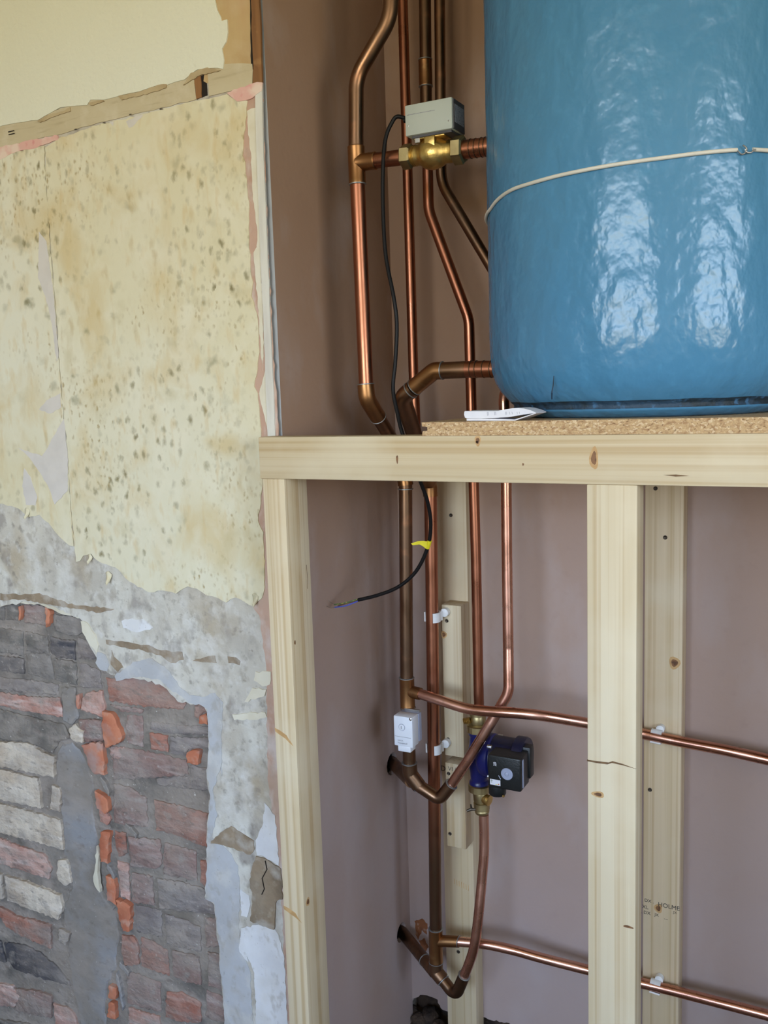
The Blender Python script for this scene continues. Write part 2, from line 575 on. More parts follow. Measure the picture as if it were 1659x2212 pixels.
spots(M['wallpaper'], 17, srgb(132, 128, 98), 0.30, 1.9, 0.40, 0.56, 1.05)
spots(M['wallpaper'], 30, srgb(176, 150, 92), 0.40, 2.6, 0.48, 0.64, 0.6, (1.3, 1, 0.6))


def brickmat(name, base, dark, light, k=0.8, fk=0.72):
    return mat(name, base, 0.92, layers=[(14, one, dark, 0.42, 0.64, k), (30, (0.35, 1, 2.0), light, 0.50, 0.68, k), (70, (0.5, 1, 1.4), srgb(104, 94, 88), 0.58, 0.72, 0.7),
                                         (9, (0.6, 1, 1.2), srgb(150, 142, 136), 0.50, 0.64, 0.65), (26, one, srgb(160, 152, 144), 0.58, 0.7, 0.7), (95, one, srgb(190, 182, 174), 0.66, 0.74, 0.6)],
               bump=[(45, (0.7, 1, 1.4), 0.9, 6, 0.006), (140, one, 0.6)], film=film(fk))


M['b_cream'] = brickmat('cream_washed_brick', srgb(212, 200, 184), srgb(186, 168, 148), srgb(222, 212, 200), 0.8, 0.35)
M['b_pink'] = brickmat('pink_washed_brick', srgb(192, 156, 144), srgb(172, 118, 102), srgb(212, 194, 188), 0.8, 0.5)
M['b_red'] = brickmat('red_brick', srgb(168, 118, 102), srgb(150, 98, 82), srgb(180, 146, 134), 0.8, 0.5)
M['b_purple'] = brickmat('purple_grey_brick', srgb(150, 126, 119), srgb(134, 104, 96), srgb(168, 154, 148))
M['b_grey'] = brickmat('grey_smeared_brick', srgb(138, 130, 127), srgb(120, 110, 108), srgb(158, 148, 143))
M['b_sooty'] = brickmat('sooty_dark_brick', srgb(110, 106, 101), srgb(76, 74, 72), srgb(146, 138, 130), 0.8, 0.45)
M['b_black'] = brickmat('blackened_brick', srgb(74, 73, 79), srgb(50, 50, 56), srgb(130, 122, 120), 0.6, 0.35)
M['b_orange'] = mat('raw_orange_brick', srgb(196, 128, 98), 0.95, layers=[(22, one, srgb(176, 100, 72), 0.42, 0.66, 0.8), (50, one, srgb(192, 150, 130), 0.54, 0.7, 0.8), (12, one, srgb(170, 150, 144), 0.54, 0.66, 0.7)], bump=[(50, one, 0.6)])


def pine(name, axis, seed, warm=0.0):
    st = {'x': (0.35, 9, 9), 'z': (9, 9, 0.35)}[axis]
    st2 = {'x': (0.15, 30, 30), 'z': (30, 30, 0.15)}[axis]
    m = mat(name, srgb(212, 196 - 4 * warm, 166 - 6 * warm), 0.6, layers=[
        (2.2, st, srgb(198, 178, 142), 0.42, 0.66, 0.85, 3, 0.8), (3.0, st2, srgb(182, 154, 112), 0.5, 0.66, 0.7, 3, 0.4), (5, one, srgb(220, 208, 182), 0.5, 0.7, 0.5)],
        bump=[(4, st2, 0.12)])
    for x in m.node_tree.nodes:
        if x.type == 'MAPPING':
            x.inputs['Location'].default_value = (seed + x.inputs['Location'].default_value[0], seed * 0.7, seed * 1.3)
    return m


M['knot'] = mat('pine_knot', srgb(132, 92, 58), 0.6, layers=[(120, one, srgb(92, 60, 38), 0.45, 0.6, 0.9)])
M['knot_ring'] = mat('pine_knot_ring', srgb(198, 160, 110), 0.6, layers=[(60, one, srgb(180, 140, 90), 0.45, 0.6, 0.9)])
M['crack'] = mat('timber_shake', srgb(120, 92, 62), 0.8, layers=[(60, one, srgb(92, 66, 42), 0.45, 0.6, 0.9)])
M['screw'] = mat('dark_screw', srgb(84, 74, 62), 0.45, 0.6, layers=[(200, one, srgb(50, 42, 36), 0.45, 0.6, 0.8)])
M['ink'] = mat('stamp_ink', srgb(74, 68, 62), 0.8, layers=[(120, one, srgb(120, 108, 92), 0.45, 0.6, 0.8)])
M['chip'] = mat('chipboard', srgb(196, 164, 122), 0.85, layers=[(210, (0.6, 1, 1), srgb(160, 122, 86), 0.48, 0.62, 0.75), (300, (0.7, 1, 1), srgb(222, 198, 162), 0.54, 0.62, 0.8), (420, (0.5, 1, 1), srgb(122, 88, 58), 0.6, 0.68, 0.9)], bump=[(220, one, 0.6)])
M['copper'] = mat('bright_copper', (0.66, 0.34, 0.25, 1), 0.3, 1.0, layers=[(14, (1, 1, 0.4), (0.46, 0.21, 0.14, 1), 0.45, 0.7, 0.8), (60, one, (0.26, 0.12, 0.08, 1), 0.64, 0.75, 0.5), (5, one, (0.82, 0.50, 0.38, 1), 0.5, 0.7, 0.6)], rough_var=(20, 0.2, 0.38))
M['copper_o'] = mat('orange_copper', (0.40, 0.16, 0.09, 1), 0.34, 1.0, layers=[(9, (1, 1, 0.3), (0.30, 0.12, 0.07, 1), 0.45, 0.7, 0.8), (40, one, (0.22, 0.09, 0.05, 1), 0.64, 0.78, 0.35)], rough_var=(20, 0.27, 0.42))
M['copper_dull'] = mat('tarnished_copper', (0.22, 0.125, 0.072, 1), 0.4, 1.0, layers=[(8, (1, 1, 0.35), (0.13, 0.082, 0.053, 1), 0.45, 0.68, 0.9), (26, one, (0.36, 0.17, 0.09, 1), 0.55, 0.72, 0.6), (70, one, (0.12, 0.08, 0.06, 1), 0.64, 0.75, 0.7)], rough_var=(16, 0.28, 0.5))
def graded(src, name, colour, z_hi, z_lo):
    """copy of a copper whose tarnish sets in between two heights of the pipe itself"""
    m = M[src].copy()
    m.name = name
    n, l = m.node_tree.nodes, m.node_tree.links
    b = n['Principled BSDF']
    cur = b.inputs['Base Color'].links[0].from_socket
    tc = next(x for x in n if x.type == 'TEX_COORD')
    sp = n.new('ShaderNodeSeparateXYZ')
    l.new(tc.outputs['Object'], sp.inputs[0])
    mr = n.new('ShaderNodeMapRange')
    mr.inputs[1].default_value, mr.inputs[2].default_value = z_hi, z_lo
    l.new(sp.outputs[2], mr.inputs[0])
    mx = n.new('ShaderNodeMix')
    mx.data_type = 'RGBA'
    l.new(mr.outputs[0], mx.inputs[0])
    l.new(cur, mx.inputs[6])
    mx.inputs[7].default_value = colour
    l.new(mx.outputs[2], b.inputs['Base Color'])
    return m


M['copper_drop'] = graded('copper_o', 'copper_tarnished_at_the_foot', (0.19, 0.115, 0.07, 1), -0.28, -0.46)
M['fitting'] = mat('heat_browned_fitting', (0.34, 0.17, 0.07, 1), 0.36, 1.0, layers=[(14, one, (0.22, 0.11, 0.05, 1), 0.45, 0.68, 0.9), (40, one, (0.44, 0.27, 0.12, 1), 0.58, 0.72, 0.6)], rough_var=(20, 0.28, 0.48))
M['solder'] = mat('solder', (0.38, 0.39, 0.39, 1), 0.45, 0.9, layers=[(90, one, (0.32, 0.33, 0.34, 1), 0.45, 0.65, 0.8)])
M['brass'] = mat('cast_brass', (0.66, 0.47, 0.17, 1), 0.36, 1.0, layers=[(30, one, (0.50, 0.33, 0.10, 1), 0.45, 0.68, 0.8)], bump=[(160, one, 0.15)], rough_var=(30, 0.26, 0.46))
M['brass_dull'] = mat('dull_brass', (0.46, 0.37, 0.19, 1), 0.42, 1.0, layers=[(30, one, (0.30, 0.23, 0.11, 1), 0.45, 0.68, 0.8)], rough_var=(30, 0.34, 0.5))
M['grey_cover'] = mat('grey_painted_cover', srgb(178, 184, 176), 0.55, layers=[(12, one, srgb(166, 172, 164), 0.45, 0.7, 0.6)])
M['grey_dark'] = mat('dark_plastic_case', srgb(78, 76, 80), 0.45, layers=[(20, one, srgb(60, 58, 62), 0.45, 0.7, 0.6)])
M['label'] = mat('printed_label', srgb(150, 150, 158), 0.5, layers=[(180, (1, 1, 3), srgb(90, 90, 98), 0.56, 0.62, 0.8)])
M['cable'] = mat('black_cable_sheath', srgb(16, 14, 15), 0.5, layers=[(40, one, srgb(20, 18, 19), 0.45, 0.7, 0.6)], spec=0.25)
M['core_blue'] = mat('blue_core', srgb(86, 96, 190), 0.45, layers=[(60, one, srgb(70, 80, 170), 0.45, 0.7, 0.6)])
M['core_green'] = mat('green_core', srgb(86, 108, 70), 0.45, layers=[(160, one, srgb(176, 168, 70), 0.55, 0.6, 0.8)])
M['core_brown'] = mat('brown_core', srgb(112, 80, 62), 0.45, layers=[(60, one, srgb(90, 60, 48), 0.45, 0.7, 0.6)])
M['tape'] = mat('yellow_tape', srgb(222, 208, 36), 0.45, layers=[(70, one, srgb(206, 190, 20), 0.45, 0.7, 0.6)])
M['paper'] = mat('white_paper', srgb(226, 226, 234), 0.7, layers=[(40, one, srgb(210, 210, 220), 0.45, 0.7, 0.5)])
M['print'] = mat('faint_print', srgb(150, 152, 164), 0.7, layers=[(90, one, srgb(180, 182, 194), 0.45, 0.7, 0.5)])
M['stat_white'] = mat('white_plastic', srgb(224, 228, 236), 0.42, layers=[(40, one, srgb(214, 218, 228), 0.45, 0.7, 0.5)])
M['clip'] = mat('white_clip_plastic', srgb(226, 226, 226), 0.45, layers=[(60, one, srgb(214, 214, 214), 0.45, 0.7, 0.5)])
M['pump_blue'] = mat('navy_enamel', srgb(26, 30, 92), 0.3, layers=[(40, one, srgb(20, 22, 70), 0.45, 0.7, 0.6)], bump=[(120, one, 0.1)])
M['pump_navy'] = mat('dark_navy_motor', srgb(22, 24, 48), 0.35, layers=[(40, one, srgb(16, 17, 36), 0.45, 0.7, 0.6)], bump=[(120, one, 0.1)])
M['pump_black'] = mat('black_plastic', srgb(24, 26, 26), 0.42, layers=[(60, one, srgb(18, 20, 20), 0.45, 0.7, 0.6)], bump=[(260, one, 0.12)])
M['pump_grey'] = mat('dial_grey', srgb(158, 164, 186), 0.4, layers=[(60, one, srgb(148, 154, 176), 0.45, 0.7, 0.6)])
M['steel'] = mat('zinc_steel', (0.55, 0.54, 0.52, 1), 0.35, 1.0, layers=[(60, one, (0.35, 0.34, 0.33, 1), 0.5, 0.7, 0.7)])
M['cord'] = mat('white_sheathed_wire', srgb(214, 210, 200), 0.5, layers=[(60, one, srgb(198, 194, 184), 0.45, 0.7, 0.5)])
M['foam'] = mat('blue_foam_coating', srgb(76, 132, 170), 0.24, layers=[(3, one, srgb(68, 124, 164), 0.42, 0.66, 0.7), (60, one, srgb(86, 146, 186), 0.55, 0.75, 0.4)],
                bump=[(24, (1, 1, 0.7), 0.42, 2.5, 0.012), (70, (1, 1, 0.8), 0.24, 2.0, 0.005), (7, one, 0.25, 2, 0.02)], spec=0.5)
M['foam_dark'] = mat('grimy_blue_seam', srgb(36, 62, 84), 0.6, layers=[(40, one, srgb(22, 36, 44), 0.45, 0.62, 0.9), (70, one, srgb(64, 110, 150), 0.58, 0.7, 0.7)], bump=[(80, one, 0.8, 4)])
M['frame_white'] = mat('white_window_frame', srgb(236, 236, 232), 0.4, layers=[(6, one, srgb(226, 226, 222), 0.45, 0.7, 0.5)])

# ------------------------------------------------------------------ room shell
YW = 0.062      # face of the plastered room wall
YB = 0.54       # face of the alcove's back wall
bm = B()
box(bm, RX0 - 0.2, RX1 + 0.2, RY0 - 0.2, 0.75, -0.1, 0.0)
struct('floor', bm, M['floor'])
bm = B()
box(bm, RX0 - 0.2, RX1 + 0.2, RY0 - 0.2, 0.75, RZ1, RZ1 + 0.1)
struct('ceiling', bm, M['ceiling'])
bm = B()
box(bm, RX0 - 0.2, RX0, RY0, 0.75, 0, RZ1)
struct('wall_far_left', bm, M['wall_plain'])
bm = B()                                    # rear wall with its window opening
x0, x1, z0, z1 = WIN_REAR
box(bm, RX0 - 0.2, x0, RY0 - 0.2, RY0, 0, RZ1)
box(bm, x1, RX1 + 0.2, RY0 - 0.2, RY0, 0, RZ1)
box(bm, x0, x1, RY0 - 0.2, RY0, 0, z0)
box(bm, x0, x1, RY0 - 0.2, RY0, z1, RZ1)
struct('wall_rear', bm, M['wall_plain'])
bm = B()
y0, y1, z0, z1 = WIN_RIGHT
box(bm, RX1, RX1 + 0.2, RY0, y0, 0, RZ1)
box(bm, RX1, RX1 + 0.2, y1, 0.75, 0, RZ1)
box(bm, RX1, RX1 + 0.2, y0, y1, 0, z0)
box(bm, RX1, RX1 + 0.2, y0, y1, z1, RZ1)
struct('wall_right', bm, M['wall_plain'])
# window frames
x0, x1, z0, z1 = WIN_REAR
bm = B()
for a in (x0, (x0 + x1) / 2 - 0.03, x1 - 0.06):
    box(bm, a, a + 0.06, RY0 - 0.14, RY0 - 0.08, z0, z1)
for a in (z0, z0 + 1.0, z1 - 0.06):
    box(bm, x0, x1, RY0 - 0.135, RY0 - 0.085, a, a + 0.06)
struct('window_1', bm, M['frame_white'])
y0, y1, z0, z1 = WIN_RIGHT
bm = B()
for a in (y0, (y0 + y1) / 2 - 0.03, y1 - 0.06):
    box(bm, RX1 + 0.08, RX1 + 0.14, a, a + 0.06, z0, z1)
for a in (z0, z0 + 1.0, z1 - 0.06):
    box(bm, RX1 + 0.085, RX1 + 0.135, y0, y1, a, a + 0.06)
struct('window_2', bm, M['frame_white'])

# alcove: back wall with a ragged hole at its foot, side lining, right-hand cheek
hole = pxz([(872, 2210), (884, 2178), (893, 2156), (908, 2150), (928, 2152), (945, 2160), (952, 2178), (968, 2186), (1000, 2192), (1042, 2196), (1062, 2204), (1100, 2210)], YB)
hole = [(p[0], max(p[1], 0.012)) for p in hole]
pts = [(1.32, 0.0), (1.32, RZ1), (-0.012, RZ1), (-0.012, 0.035)] + rag(hole, 0.006, 0.0025, 4, False) + [(hole[-1][0] + 0.09, 0.006), (0.52, 0.0)]
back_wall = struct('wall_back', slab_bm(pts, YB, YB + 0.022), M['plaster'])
M['rust'] = mat('rusty_drip', srgb(140, 84, 48), 0.8, layers=[(40, one, srgb(104, 60, 36), 0.45, 0.65, 0.9), (70, one, srgb(176, 140, 118), 0.58, 0.7, 0.8)])
for sd, l in ((1, [(896, 1990), (912, 1984), (924, 1996), (922, 2018), (912, 2008), (904, 2030), (898, 2018)]), (2, [(904, 2032), (916, 2026), (926, 2046), (920, 2056), (912, 2050)])):
    obj('rust_stain', slab_bm(rag(pxz(l, YB), 0.005, 0.002, sd), YB - 0.0006, YB + 0.002), M['rust'], back_wall)
bm = B()
box(bm, -0.3, 1.5, YB + 0.05, YB + 0.2, 0, RZ1)
struct('wall_behind', bm, M['dirt'])
bm = B()
box(bm, 1.30, RX1, 0.068, 0.75, 0, RZ1)
struct('wall_chimney', bm, M['wall_plain'])

# side lining: plasterboard whose cut edge faces the room
bm = B()
box(bm, -0.0125, 0.0, 0.071, YB, 0, RZ1)
for f in bm.faces:
    f.normal_update()
    f.material_index = 1 if f.normal.y < -0.9 else 0
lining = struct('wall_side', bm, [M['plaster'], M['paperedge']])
STUBS = ((atX(847, 1650, 0), 0.027), (atX(867, 2014, 0), 0.024))
for (c, rr) in STUBS:   # openings for the two stubs
    cut = obj('cut', tube(B(), [c + Vector((-0.1, 0, 0)), c + Vector((0.1, 0, 0))], rr, 14), M['dark'])
    md = lining.modifiers.new('hole', 'BOOLEAN')
    md.operation, md.object, md.solver = 'DIFFERENCE', cut, 'EXACT'
    dg = bpy.context.evaluated_depsgraph_get()
    me = bpy.data.meshes.new_from_object(lining.evaluated_get(dg))
    lining.modifiers.clear()
    lining.data = me
    bpy.data.objects.remove(cut)

# room wall left of the alcove: mortar core, then everything that is on it
bm = B()
box(bm, RX0, -0.0135, 0.081, YB + 0.2, 0, RZ1)
wall = struct('wall_left', bm, [M['mortar'], M['dark']])
for (c, rr) in STUBS:
    cut = obj('cut', tube(B(), [c + Vector((-0.12, 0, 0)), c + Vector((0.1, 0, 0))], rr, 14), M['dark'])
    md = wall.modifiers.new('hole', 'BOOLEAN')
    md.operation, md.object, md.solver = 'DIFFERENCE', cut, 'EXACT'
    dg = bpy.context.evaluated_depsgraph_get()
    me = bpy.data.meshes.new_from_object(wall.evaluated_get(dg))
    wall.modifiers.clear()
    wall.data = me
    bpy.data.objects.remove(cut)
S = 2.592                                   # scale of the two working crops


def c3(l):
    return [(p[0] / S, p[1] / S + 1100) for p in l]


def c4(l):
    return [(p[0] / S, p[1] / S + 1600) for p in l]


border = [(0, 1312), (55, 1300), (100, 1306), (150, 1325), (178, 1340), (176, 1362), (196, 1400), (210, 1425), (232, 1452), (262, 1464), (312, 1468), (352, 1482), (385, 1515), (420, 1522),
          (440, 1524), (454, 1556), (450, 1600), (452, 1650), (446, 1672), (454, 1720), (446, 1800), (449, 1840), (446, 1900), (442, 1938), (462, 1955), (468, 2010), (474, 2070), (478, 2130), (484, 2190), (490, 2260), (505, 2400)]
bp = rag(pxz(border, YW), 0.010, 0.0028, 5, False)
bp = [p for p in bp if p[1] > 0.004]
zt = bp[0][1]
pts = [(RX0, RZ1), (-0.0132, RZ1), (-0.0132, 0.0), (bp[-1][0] + 0.01, 0.0)] + list(reversed(bp)) + [(-1.35, zt + 0.03), (-1.4, 0.0), (RX0, 0.0)]
obj('plaster_coat', slab_bm(pts, YW + 0.0, YW + 0.03), M['plaster_old'], wall)


def patch(name, px, mname, y0, th=0.004, step=0.008, amp=0.0022, seed=1, bev=0.0, label=None):
    y0 += (seed % 7) * 0.00006
    return obj(name, slab_bm(rag(pxz(px, y0), step, amp, seed), y0, y0 + th, bev), M[mname], wall, label=label)


# above the picture-rail line
patch('stained_plaster', [(440, -420), (530, -420), (545, -60), (548, 60), (546, 150), (530, 188), (500, 196), (440, 175), (455, 100)], 'stain', YW - 0.0012, 0.003, seed=11)
patch('frieze_paper', [(-900, -600), (455, -600), (462, -80), (464, 0), (468, 22), (476, 36), (478, 46), (490, 42), (492, 70), (488, 90), (480, 105), (483, 130), (481, 150), (470, 147), (455, 146), (425, 150), (405, 166),
                       (398, 172), (360, 184), (345, 182), (300, 198), (225, 216), (195, 216), (188, 226), (130, 232), (82, 260), (20, 268), (-30, 282), (-900, 495)], 'frieze', YW - 0.004, 0.006, 0.02, 0.0018, 12)
patch('rail_strip', [(-900, 480), (-30, 275), (80, 252), (190, 212), (300, 190), (400, 150), (480, 138), (545, 138), (546, 150), (545, 186), (490, 198), (452, 208), (449, 158), (432, 150), (418, 158), (424, 214),
                     (330, 238), (230, 262), (160, 280), (120, 292), (60, 305), (0, 320), (-900, 560)], 'railstrip', YW - 0.0022, 0.004, 0.02, 0.0015, 13)
patch('torn_lip', [(405, 168), (412, 158), (430, 150), (448, 146), (462, 148), (476, 152), (455, 158), (432, 162), (415, 172), (395, 184)], 'tornlip', YW - 0.0045, 0.005, 0.006, 0.0012, 14)
for i, l in enumerate(([(80, 262), (100, 250), (140, 238), (150, 232), (152, 240), (110, 254), (86, 264)], [(190, 222), (220, 215), (225, 219), (195, 228)], [(255, 208), (300, 198), (345, 183), (360, 182), (358, 190), (320, 202), (262, 216)])):
    patch('torn_lip', l, 'tornlip', YW - 0.0045, 0.005, 0.006, 0.001, 15 + i)
# staple and nail stubs left along the rail line
for a, b_ in (((18, 285), (30, 282)), ((19, 291), (31, 288))):
    obj('staple', tube(B(), [at(a[0], a[1], YW - 0.001), at(a[0], a[1], YW - 0.004), at(b_[0], b_[1], YW - 0.004), at(b_[0], b_[1], YW - 0.001)], 0.0009, 6), M['dark'], wall)
for x, y in ((160, 280), (222, 266), (278, 248), (345, 236)):
    obj('nail_stub', tube(B(), [at(x, y, YW + 0.002), at(x + 5, y - 1, YW - 0.006)], 0.0012, 6), M['screw'], wall)
# wooden fixing plug in its hole
patch('plug_hole', [(419, 163), (446, 158), (449, 206), (426, 215), (420, 190)], 'dark', YW - 0.0006, 0.002, 0.006, 0.001, 19)
obj('wood_plug', slab_bm(rag(pxz([(420, 166), (434, 162), (437, 211), (426, 214), (424, 196)], YW), 0.006, 0.001, 20), YW - 0.002, YW + 0.02), M['oldwood'], wall)
# old wood strip beside the lining, cracked gap
patch('wood_strip', [(543, -400), (559, -400), (559.5, 0), (564, 120), (566, 178), (556, 190), (545, 186), (547, 140), (543, 60)], 'oldwood', YW - 0.003, 0.005, 0.02, 0.001, 21)
patch('crack_gap', [(538, -60), (542, -60), (545, 60), (547, 140), (543, 185), (536, 186), (542, 150), (541, 60)], 'dark', YW - 0.0018, 0.003, 0.01, 0.0006, 22)

# bare strip between wallpaper and lining
patch('bare_edge_plaster', [(520, 200), (566, 184), (574, 420), (590, 760), (604, 960), (614, 1040), (640, 1500), (660, 2100), (668, 2330), (625, 2330), (606, 1900), (578, 1680), (575, 1450), (560, 1330), (540, 1300), (530, 700), (515, 330)],
      'pinkplaster', YW - 0.0008, 0.002, 0.012, 0.002, 25)
for i, l in enumerate(([(533, 240), (552, 232), (558, 330), (560, 470), (564, 560), (552, 610), (556, 500), (546, 430), (542, 330), (536, 290)], [(548, 545), (562, 520), (566, 640), (570, 740), (566, 800), (560, 700)], [(560, 850), (575, 790), (584, 900), (578, 930), (566, 880)])):
    patch('filler_smear', l, 'paintflake', YW - 0.0016, 0.002, 0.008, 0.0014, 27 + i)
patch('white_bead', [(551, 190), (566, 180), (569, 330), (576.5, 520), (584, 700), (591.5, 860), (595, 960), (579, 960), (576, 880), (569, 700), (560, 500), (554, 330)], 'beadwhite', YW - 0.0035, 0.004, 0.03, 0.0006, 31)
patch('pink_paint', [(490, 200), (545, 180), (566, 178), (566, 196), (545, 212), (512, 218), (500, 210)], 'pinkpaint', YW - 0.0042, 0.003, 0.008, 0.0016, 32)
patch('pink_paint', [(-60, 330), (0, 318), (60, 304), (124, 292), (126, 302), (80, 318), (30, 330), (0, 345), (-60, 352)], 'pinkpaint', YW - 0.0030, 0.003, 0.008, 0.0016, 33)

# wallpaper: two drops meeting at a seam
seam = [(96, 318), (101, 420), (108, 520), (118, 640), (128, 780), (138, 900), (146, 985), (153, 1100), (160, 1180)]
left_low = [(160, 1180), (150, 1178), (120, 1150), (105, 1130), (85, 1112), (60, 1118), (40, 1098), (10, 1090), (-60, 1075), (-900, 900)]
patch('wallpaper_drop', [(-900, 520), (-60, 350), (0, 332), (40, 326), (95, 314)] + [(p[0] - 1.2, p[1]) for p in seam] + left_low, 'wallpaper', YW - 0.0026, 0.002, 0.010, 0.0018, 41)
right_low = [(572, 1268), (566, 1292), (548, 1310), (528, 1300), (508, 1290), (488, 1302), (470, 1292), (446, 1286), (425, 1272), (405, 1266), (380, 1282), (350, 1275), (322, 1280), (290, 1262), (270, 1248), (256, 1230), (240, 1224), (212, 1212), (196, 1196), (180, 1200), (172, 1212), (164, 1214)]
right_edge = [(534, 218), (532, 250), (526, 290), (523, 335), (530, 350), (532, 400), (538, 450), (537, 520), (541, 580), (546, 610), (543, 640), (556, 690), (560, 760), (549, 835), (556, 850), (561, 900), (564, 950), (566, 1060), (557, 1125), (568, 1150), (570, 1200)]
patch('wallpaper_drop', [(97, 318), (125, 300), (200, 272), (300, 250), (430, 216), (490, 203), (510, 216)] + right_edge + right_low + [(p[0] + 0.6, p[1]) for p in reversed(seam)], 'wallpaper', YW - 0.0026, 0.002, 0.010, 0.0018, 42)
for i, l in enumerate(([(146, 985), (138, 905), (128, 920), (98, 975), (90, 985), (40, 968), (60, 985), (82, 1015), (104, 1050), (118, 1090), (146, 1060)], [(52, 1012), (66, 1030), (80, 1075), (76, 1092), (56, 1090), (48, 1050)],
                       [(84, 500), (100, 520), (116, 640), (126, 770), (122, 780), (112, 700), (98, 640), (82, 600)], [(100, 865), (130, 850), (132, 880), (108, 894), (84, 884)], [(236, 264), (246, 262), (244, 272)], [(272, 262), (300, 250), (310, 248), (286, 274), (278, 276)])):
    patch('torn_paper', l, 'torn', YW - 0.0031, 0.0012, 0.008, 0.0012, 43 + i)
# curling flaps at the torn lower edge
for i, (px, py, s) in enumerate(((236, 1238, 0.018), (60, 1100, 0.016), (196, 1200, 0.012), (553, 1285, 0.016))):
    c = at(px, py, YW - 0.003)
    bm = B()
    rows = []
    for a in range(6):
        t = a / 5
        w_ = s * (1 - t * 0.8)
        rows.append([bm.verts.new((c.x - s * 0.6 + w_ * (b_ / 4) + t * s * 0.5, c.y - 0.012 * t * t, c.z - s * 1.2 * t + 0.004 * math.sin(b_))) for b_ in range(5)])
    for a in range(5):
        for b_ in range(4):
            bm.faces.new((rows[a][b_], rows[a][b_ + 1], rows[a + 1][b_ + 1], rows[a + 1][b_]))
    f_ = obj('paper_flap', bm, M['wallpaper'], wall, smooth=True)
    md = f_.modifiers.new('thick', 'SOLIDIFY')
    md.thickness = 0.0006

# plaster zones round the brickwork
patch('lavender_skim', c3([(545, 800), (590, 815), (610, 870), (600, 905), (560, 900), (535, 860)]), 'lavender', YW - 0.002, 0.004, seed=61)
patch('lavender_skim', c3([(640, 935), (700, 890), (760, 850), (850, 835), (920, 880), (960, 930), (1000, 990), (1060, 1040), (1130, 1050), (1200, 1030), (1246, 1080), (1240, 1300), (1242, 1500)]) +
      c4([(1240, 130), (1190, 280), (1215, 420), (1185, 540), (1280, 620), (1330, 700), (1345, 880), (1335, 1050), (1360, 1200), (1400, 1300), (1420, 1700), (1262, 1700), (1250, 1450), (1234, 1300), (1225, 1100), (1198, 905), (1150, 885), (1158, 650), (1156, 550), (1178, 300), (1156, 190), (1170, 0)]) +
      c3([(1165, 1200), (1160, 1120), (1130, 1100), (1060, 1085), (1020, 1050), (950, 1010), (900, 960), (800, 940), (720, 950), (650, 960)]), 'lavender', YW - 0.002, 0.005, seed=62)
patch('white_paint', c3([(680, 625), (740, 612), (800, 615), (855, 665), (780, 690), (690, 665)]), 'whitepaint', YW - 0.0022, 0.004, seed=63)
patch('white_paint', c4([(1350, 1050), (1450, 1030), (1540, 1060), (1560, 1090), (1590, 1200), (1600, 1400), (1625, 1750), (1440, 1750), (1425, 1300), (1380, 1200), (1390, 1240), (1340, 1180)]), 'whitepaint', YW - 0.0026, 0.004, seed=64)
patch('white_paint', c4([(1440, 640), (1430, 560), (1470, 480), (1480, 350), (1540, 420), (1560, 700), (1480, 650)]), 'whitepaint', YW - 0.0024, 0.004, seed=65)
patch('white_paint', c4([(1345, 830), (1395, 870), (1400, 920), (1385, 990), (1350, 980)]), 'whitepaint', YW - 0.0026, 0.004, seed=66)
patch('sandy_patch', c4([(1430, 650), (1500, 670), (1572, 722), (1582, 890), (1545, 900), (1532, 1060), (1400, 1010), (1412, 870), (1395, 780)]), 'brownplaster', YW - 0.0034, 0.005, seed=68)
obj('crack_line', tube(B(), [at(c4([p])[0][0], c4([p])[0][1], YW - 0.0036) for p in ((1485, 672), (1495, 720), (1468, 770), (1480, 830), (1466, 860))], 0.0012, 6), M['dark'], wall)
patch('sandy_patch', c4([(1180, 560), (1290, 480), (1420, 560), (1425, 610), (1400, 640), (1290, 600), (1180, 575)]), 'brownplaster', YW - 0.0024, 0.004, seed=69)
patch('sandy_patch', c3([(590, 730), (660, 738), (740, 750), (830, 762), (900, 790), (960, 800), (1020, 800), (1026, 845), (960, 862), (900, 820), (800, 790), (700, 775), (595, 755)]), 'brownplaster', YW - 0.0012, 0.003, 0.010, 0.0022, 70)
patch('sandy_patch', c3([(625, 790), (640, 830), (690, 885), (660, 910), (620, 870)]), 'brownplaster', YW - 0.0012, 0.003, 0.010, 0.0022, 71)
patch('sandy_patch', c3([(1080, 850), (1140, 830), (1200, 820), (1210, 862), (1130, 858)]), 'brownplaster', YW - 0.0012, 0.003, 0.010, 0.0022, 72)
patch('sandy_patch', c3([(1275, 825), (1320, 830), (1345, 852), (1340, 872), (1280, 862)]), 'brownplaster', YW - 0.0012, 0.003, 0.010, 0.0022, 73)
patch('sandy_patch', c3([(0, 470), (120, 480), (220, 470), (300, 500), (420, 540), (540, 545), (640, 560), (560, 580), (430, 560), (300, 540), (120, 505), (0, 510)]), 'brownplaster', YW - 0.0012, 0.003, 0.010, 0.0022, 74)
for i, l in enumerate((c3([(1430, 910), (1515, 910), (1510, 980), (1470, 990), (1420, 960)]), c3([(1300, 1150), (1400, 1138), (1485, 1140), (1495, 1165), (1400, 1180), (1310, 1182)]), c3([(1410, 1000), (1490, 1010), (1480, 1045), (1370, 1080), (1395, 1030)]), c3([(450, 625), (490, 640), (530, 700), (550, 760), (540, 805), (490, 740), (460, 690)]))):
    patch('paint_flake', l, 'paintflake', YW - 0.003, 0.003, seed=75 + i)
patch('grout_lip', c3([(0, 515), (100, 505), (230, 505), (330, 545), (450, 580), (600, 580), (600, 598), (450, 612), (330, 580), (220, 530), (100, 528), (0, 530)]), 'paintflake', 0.066, 0.012, seed=80)

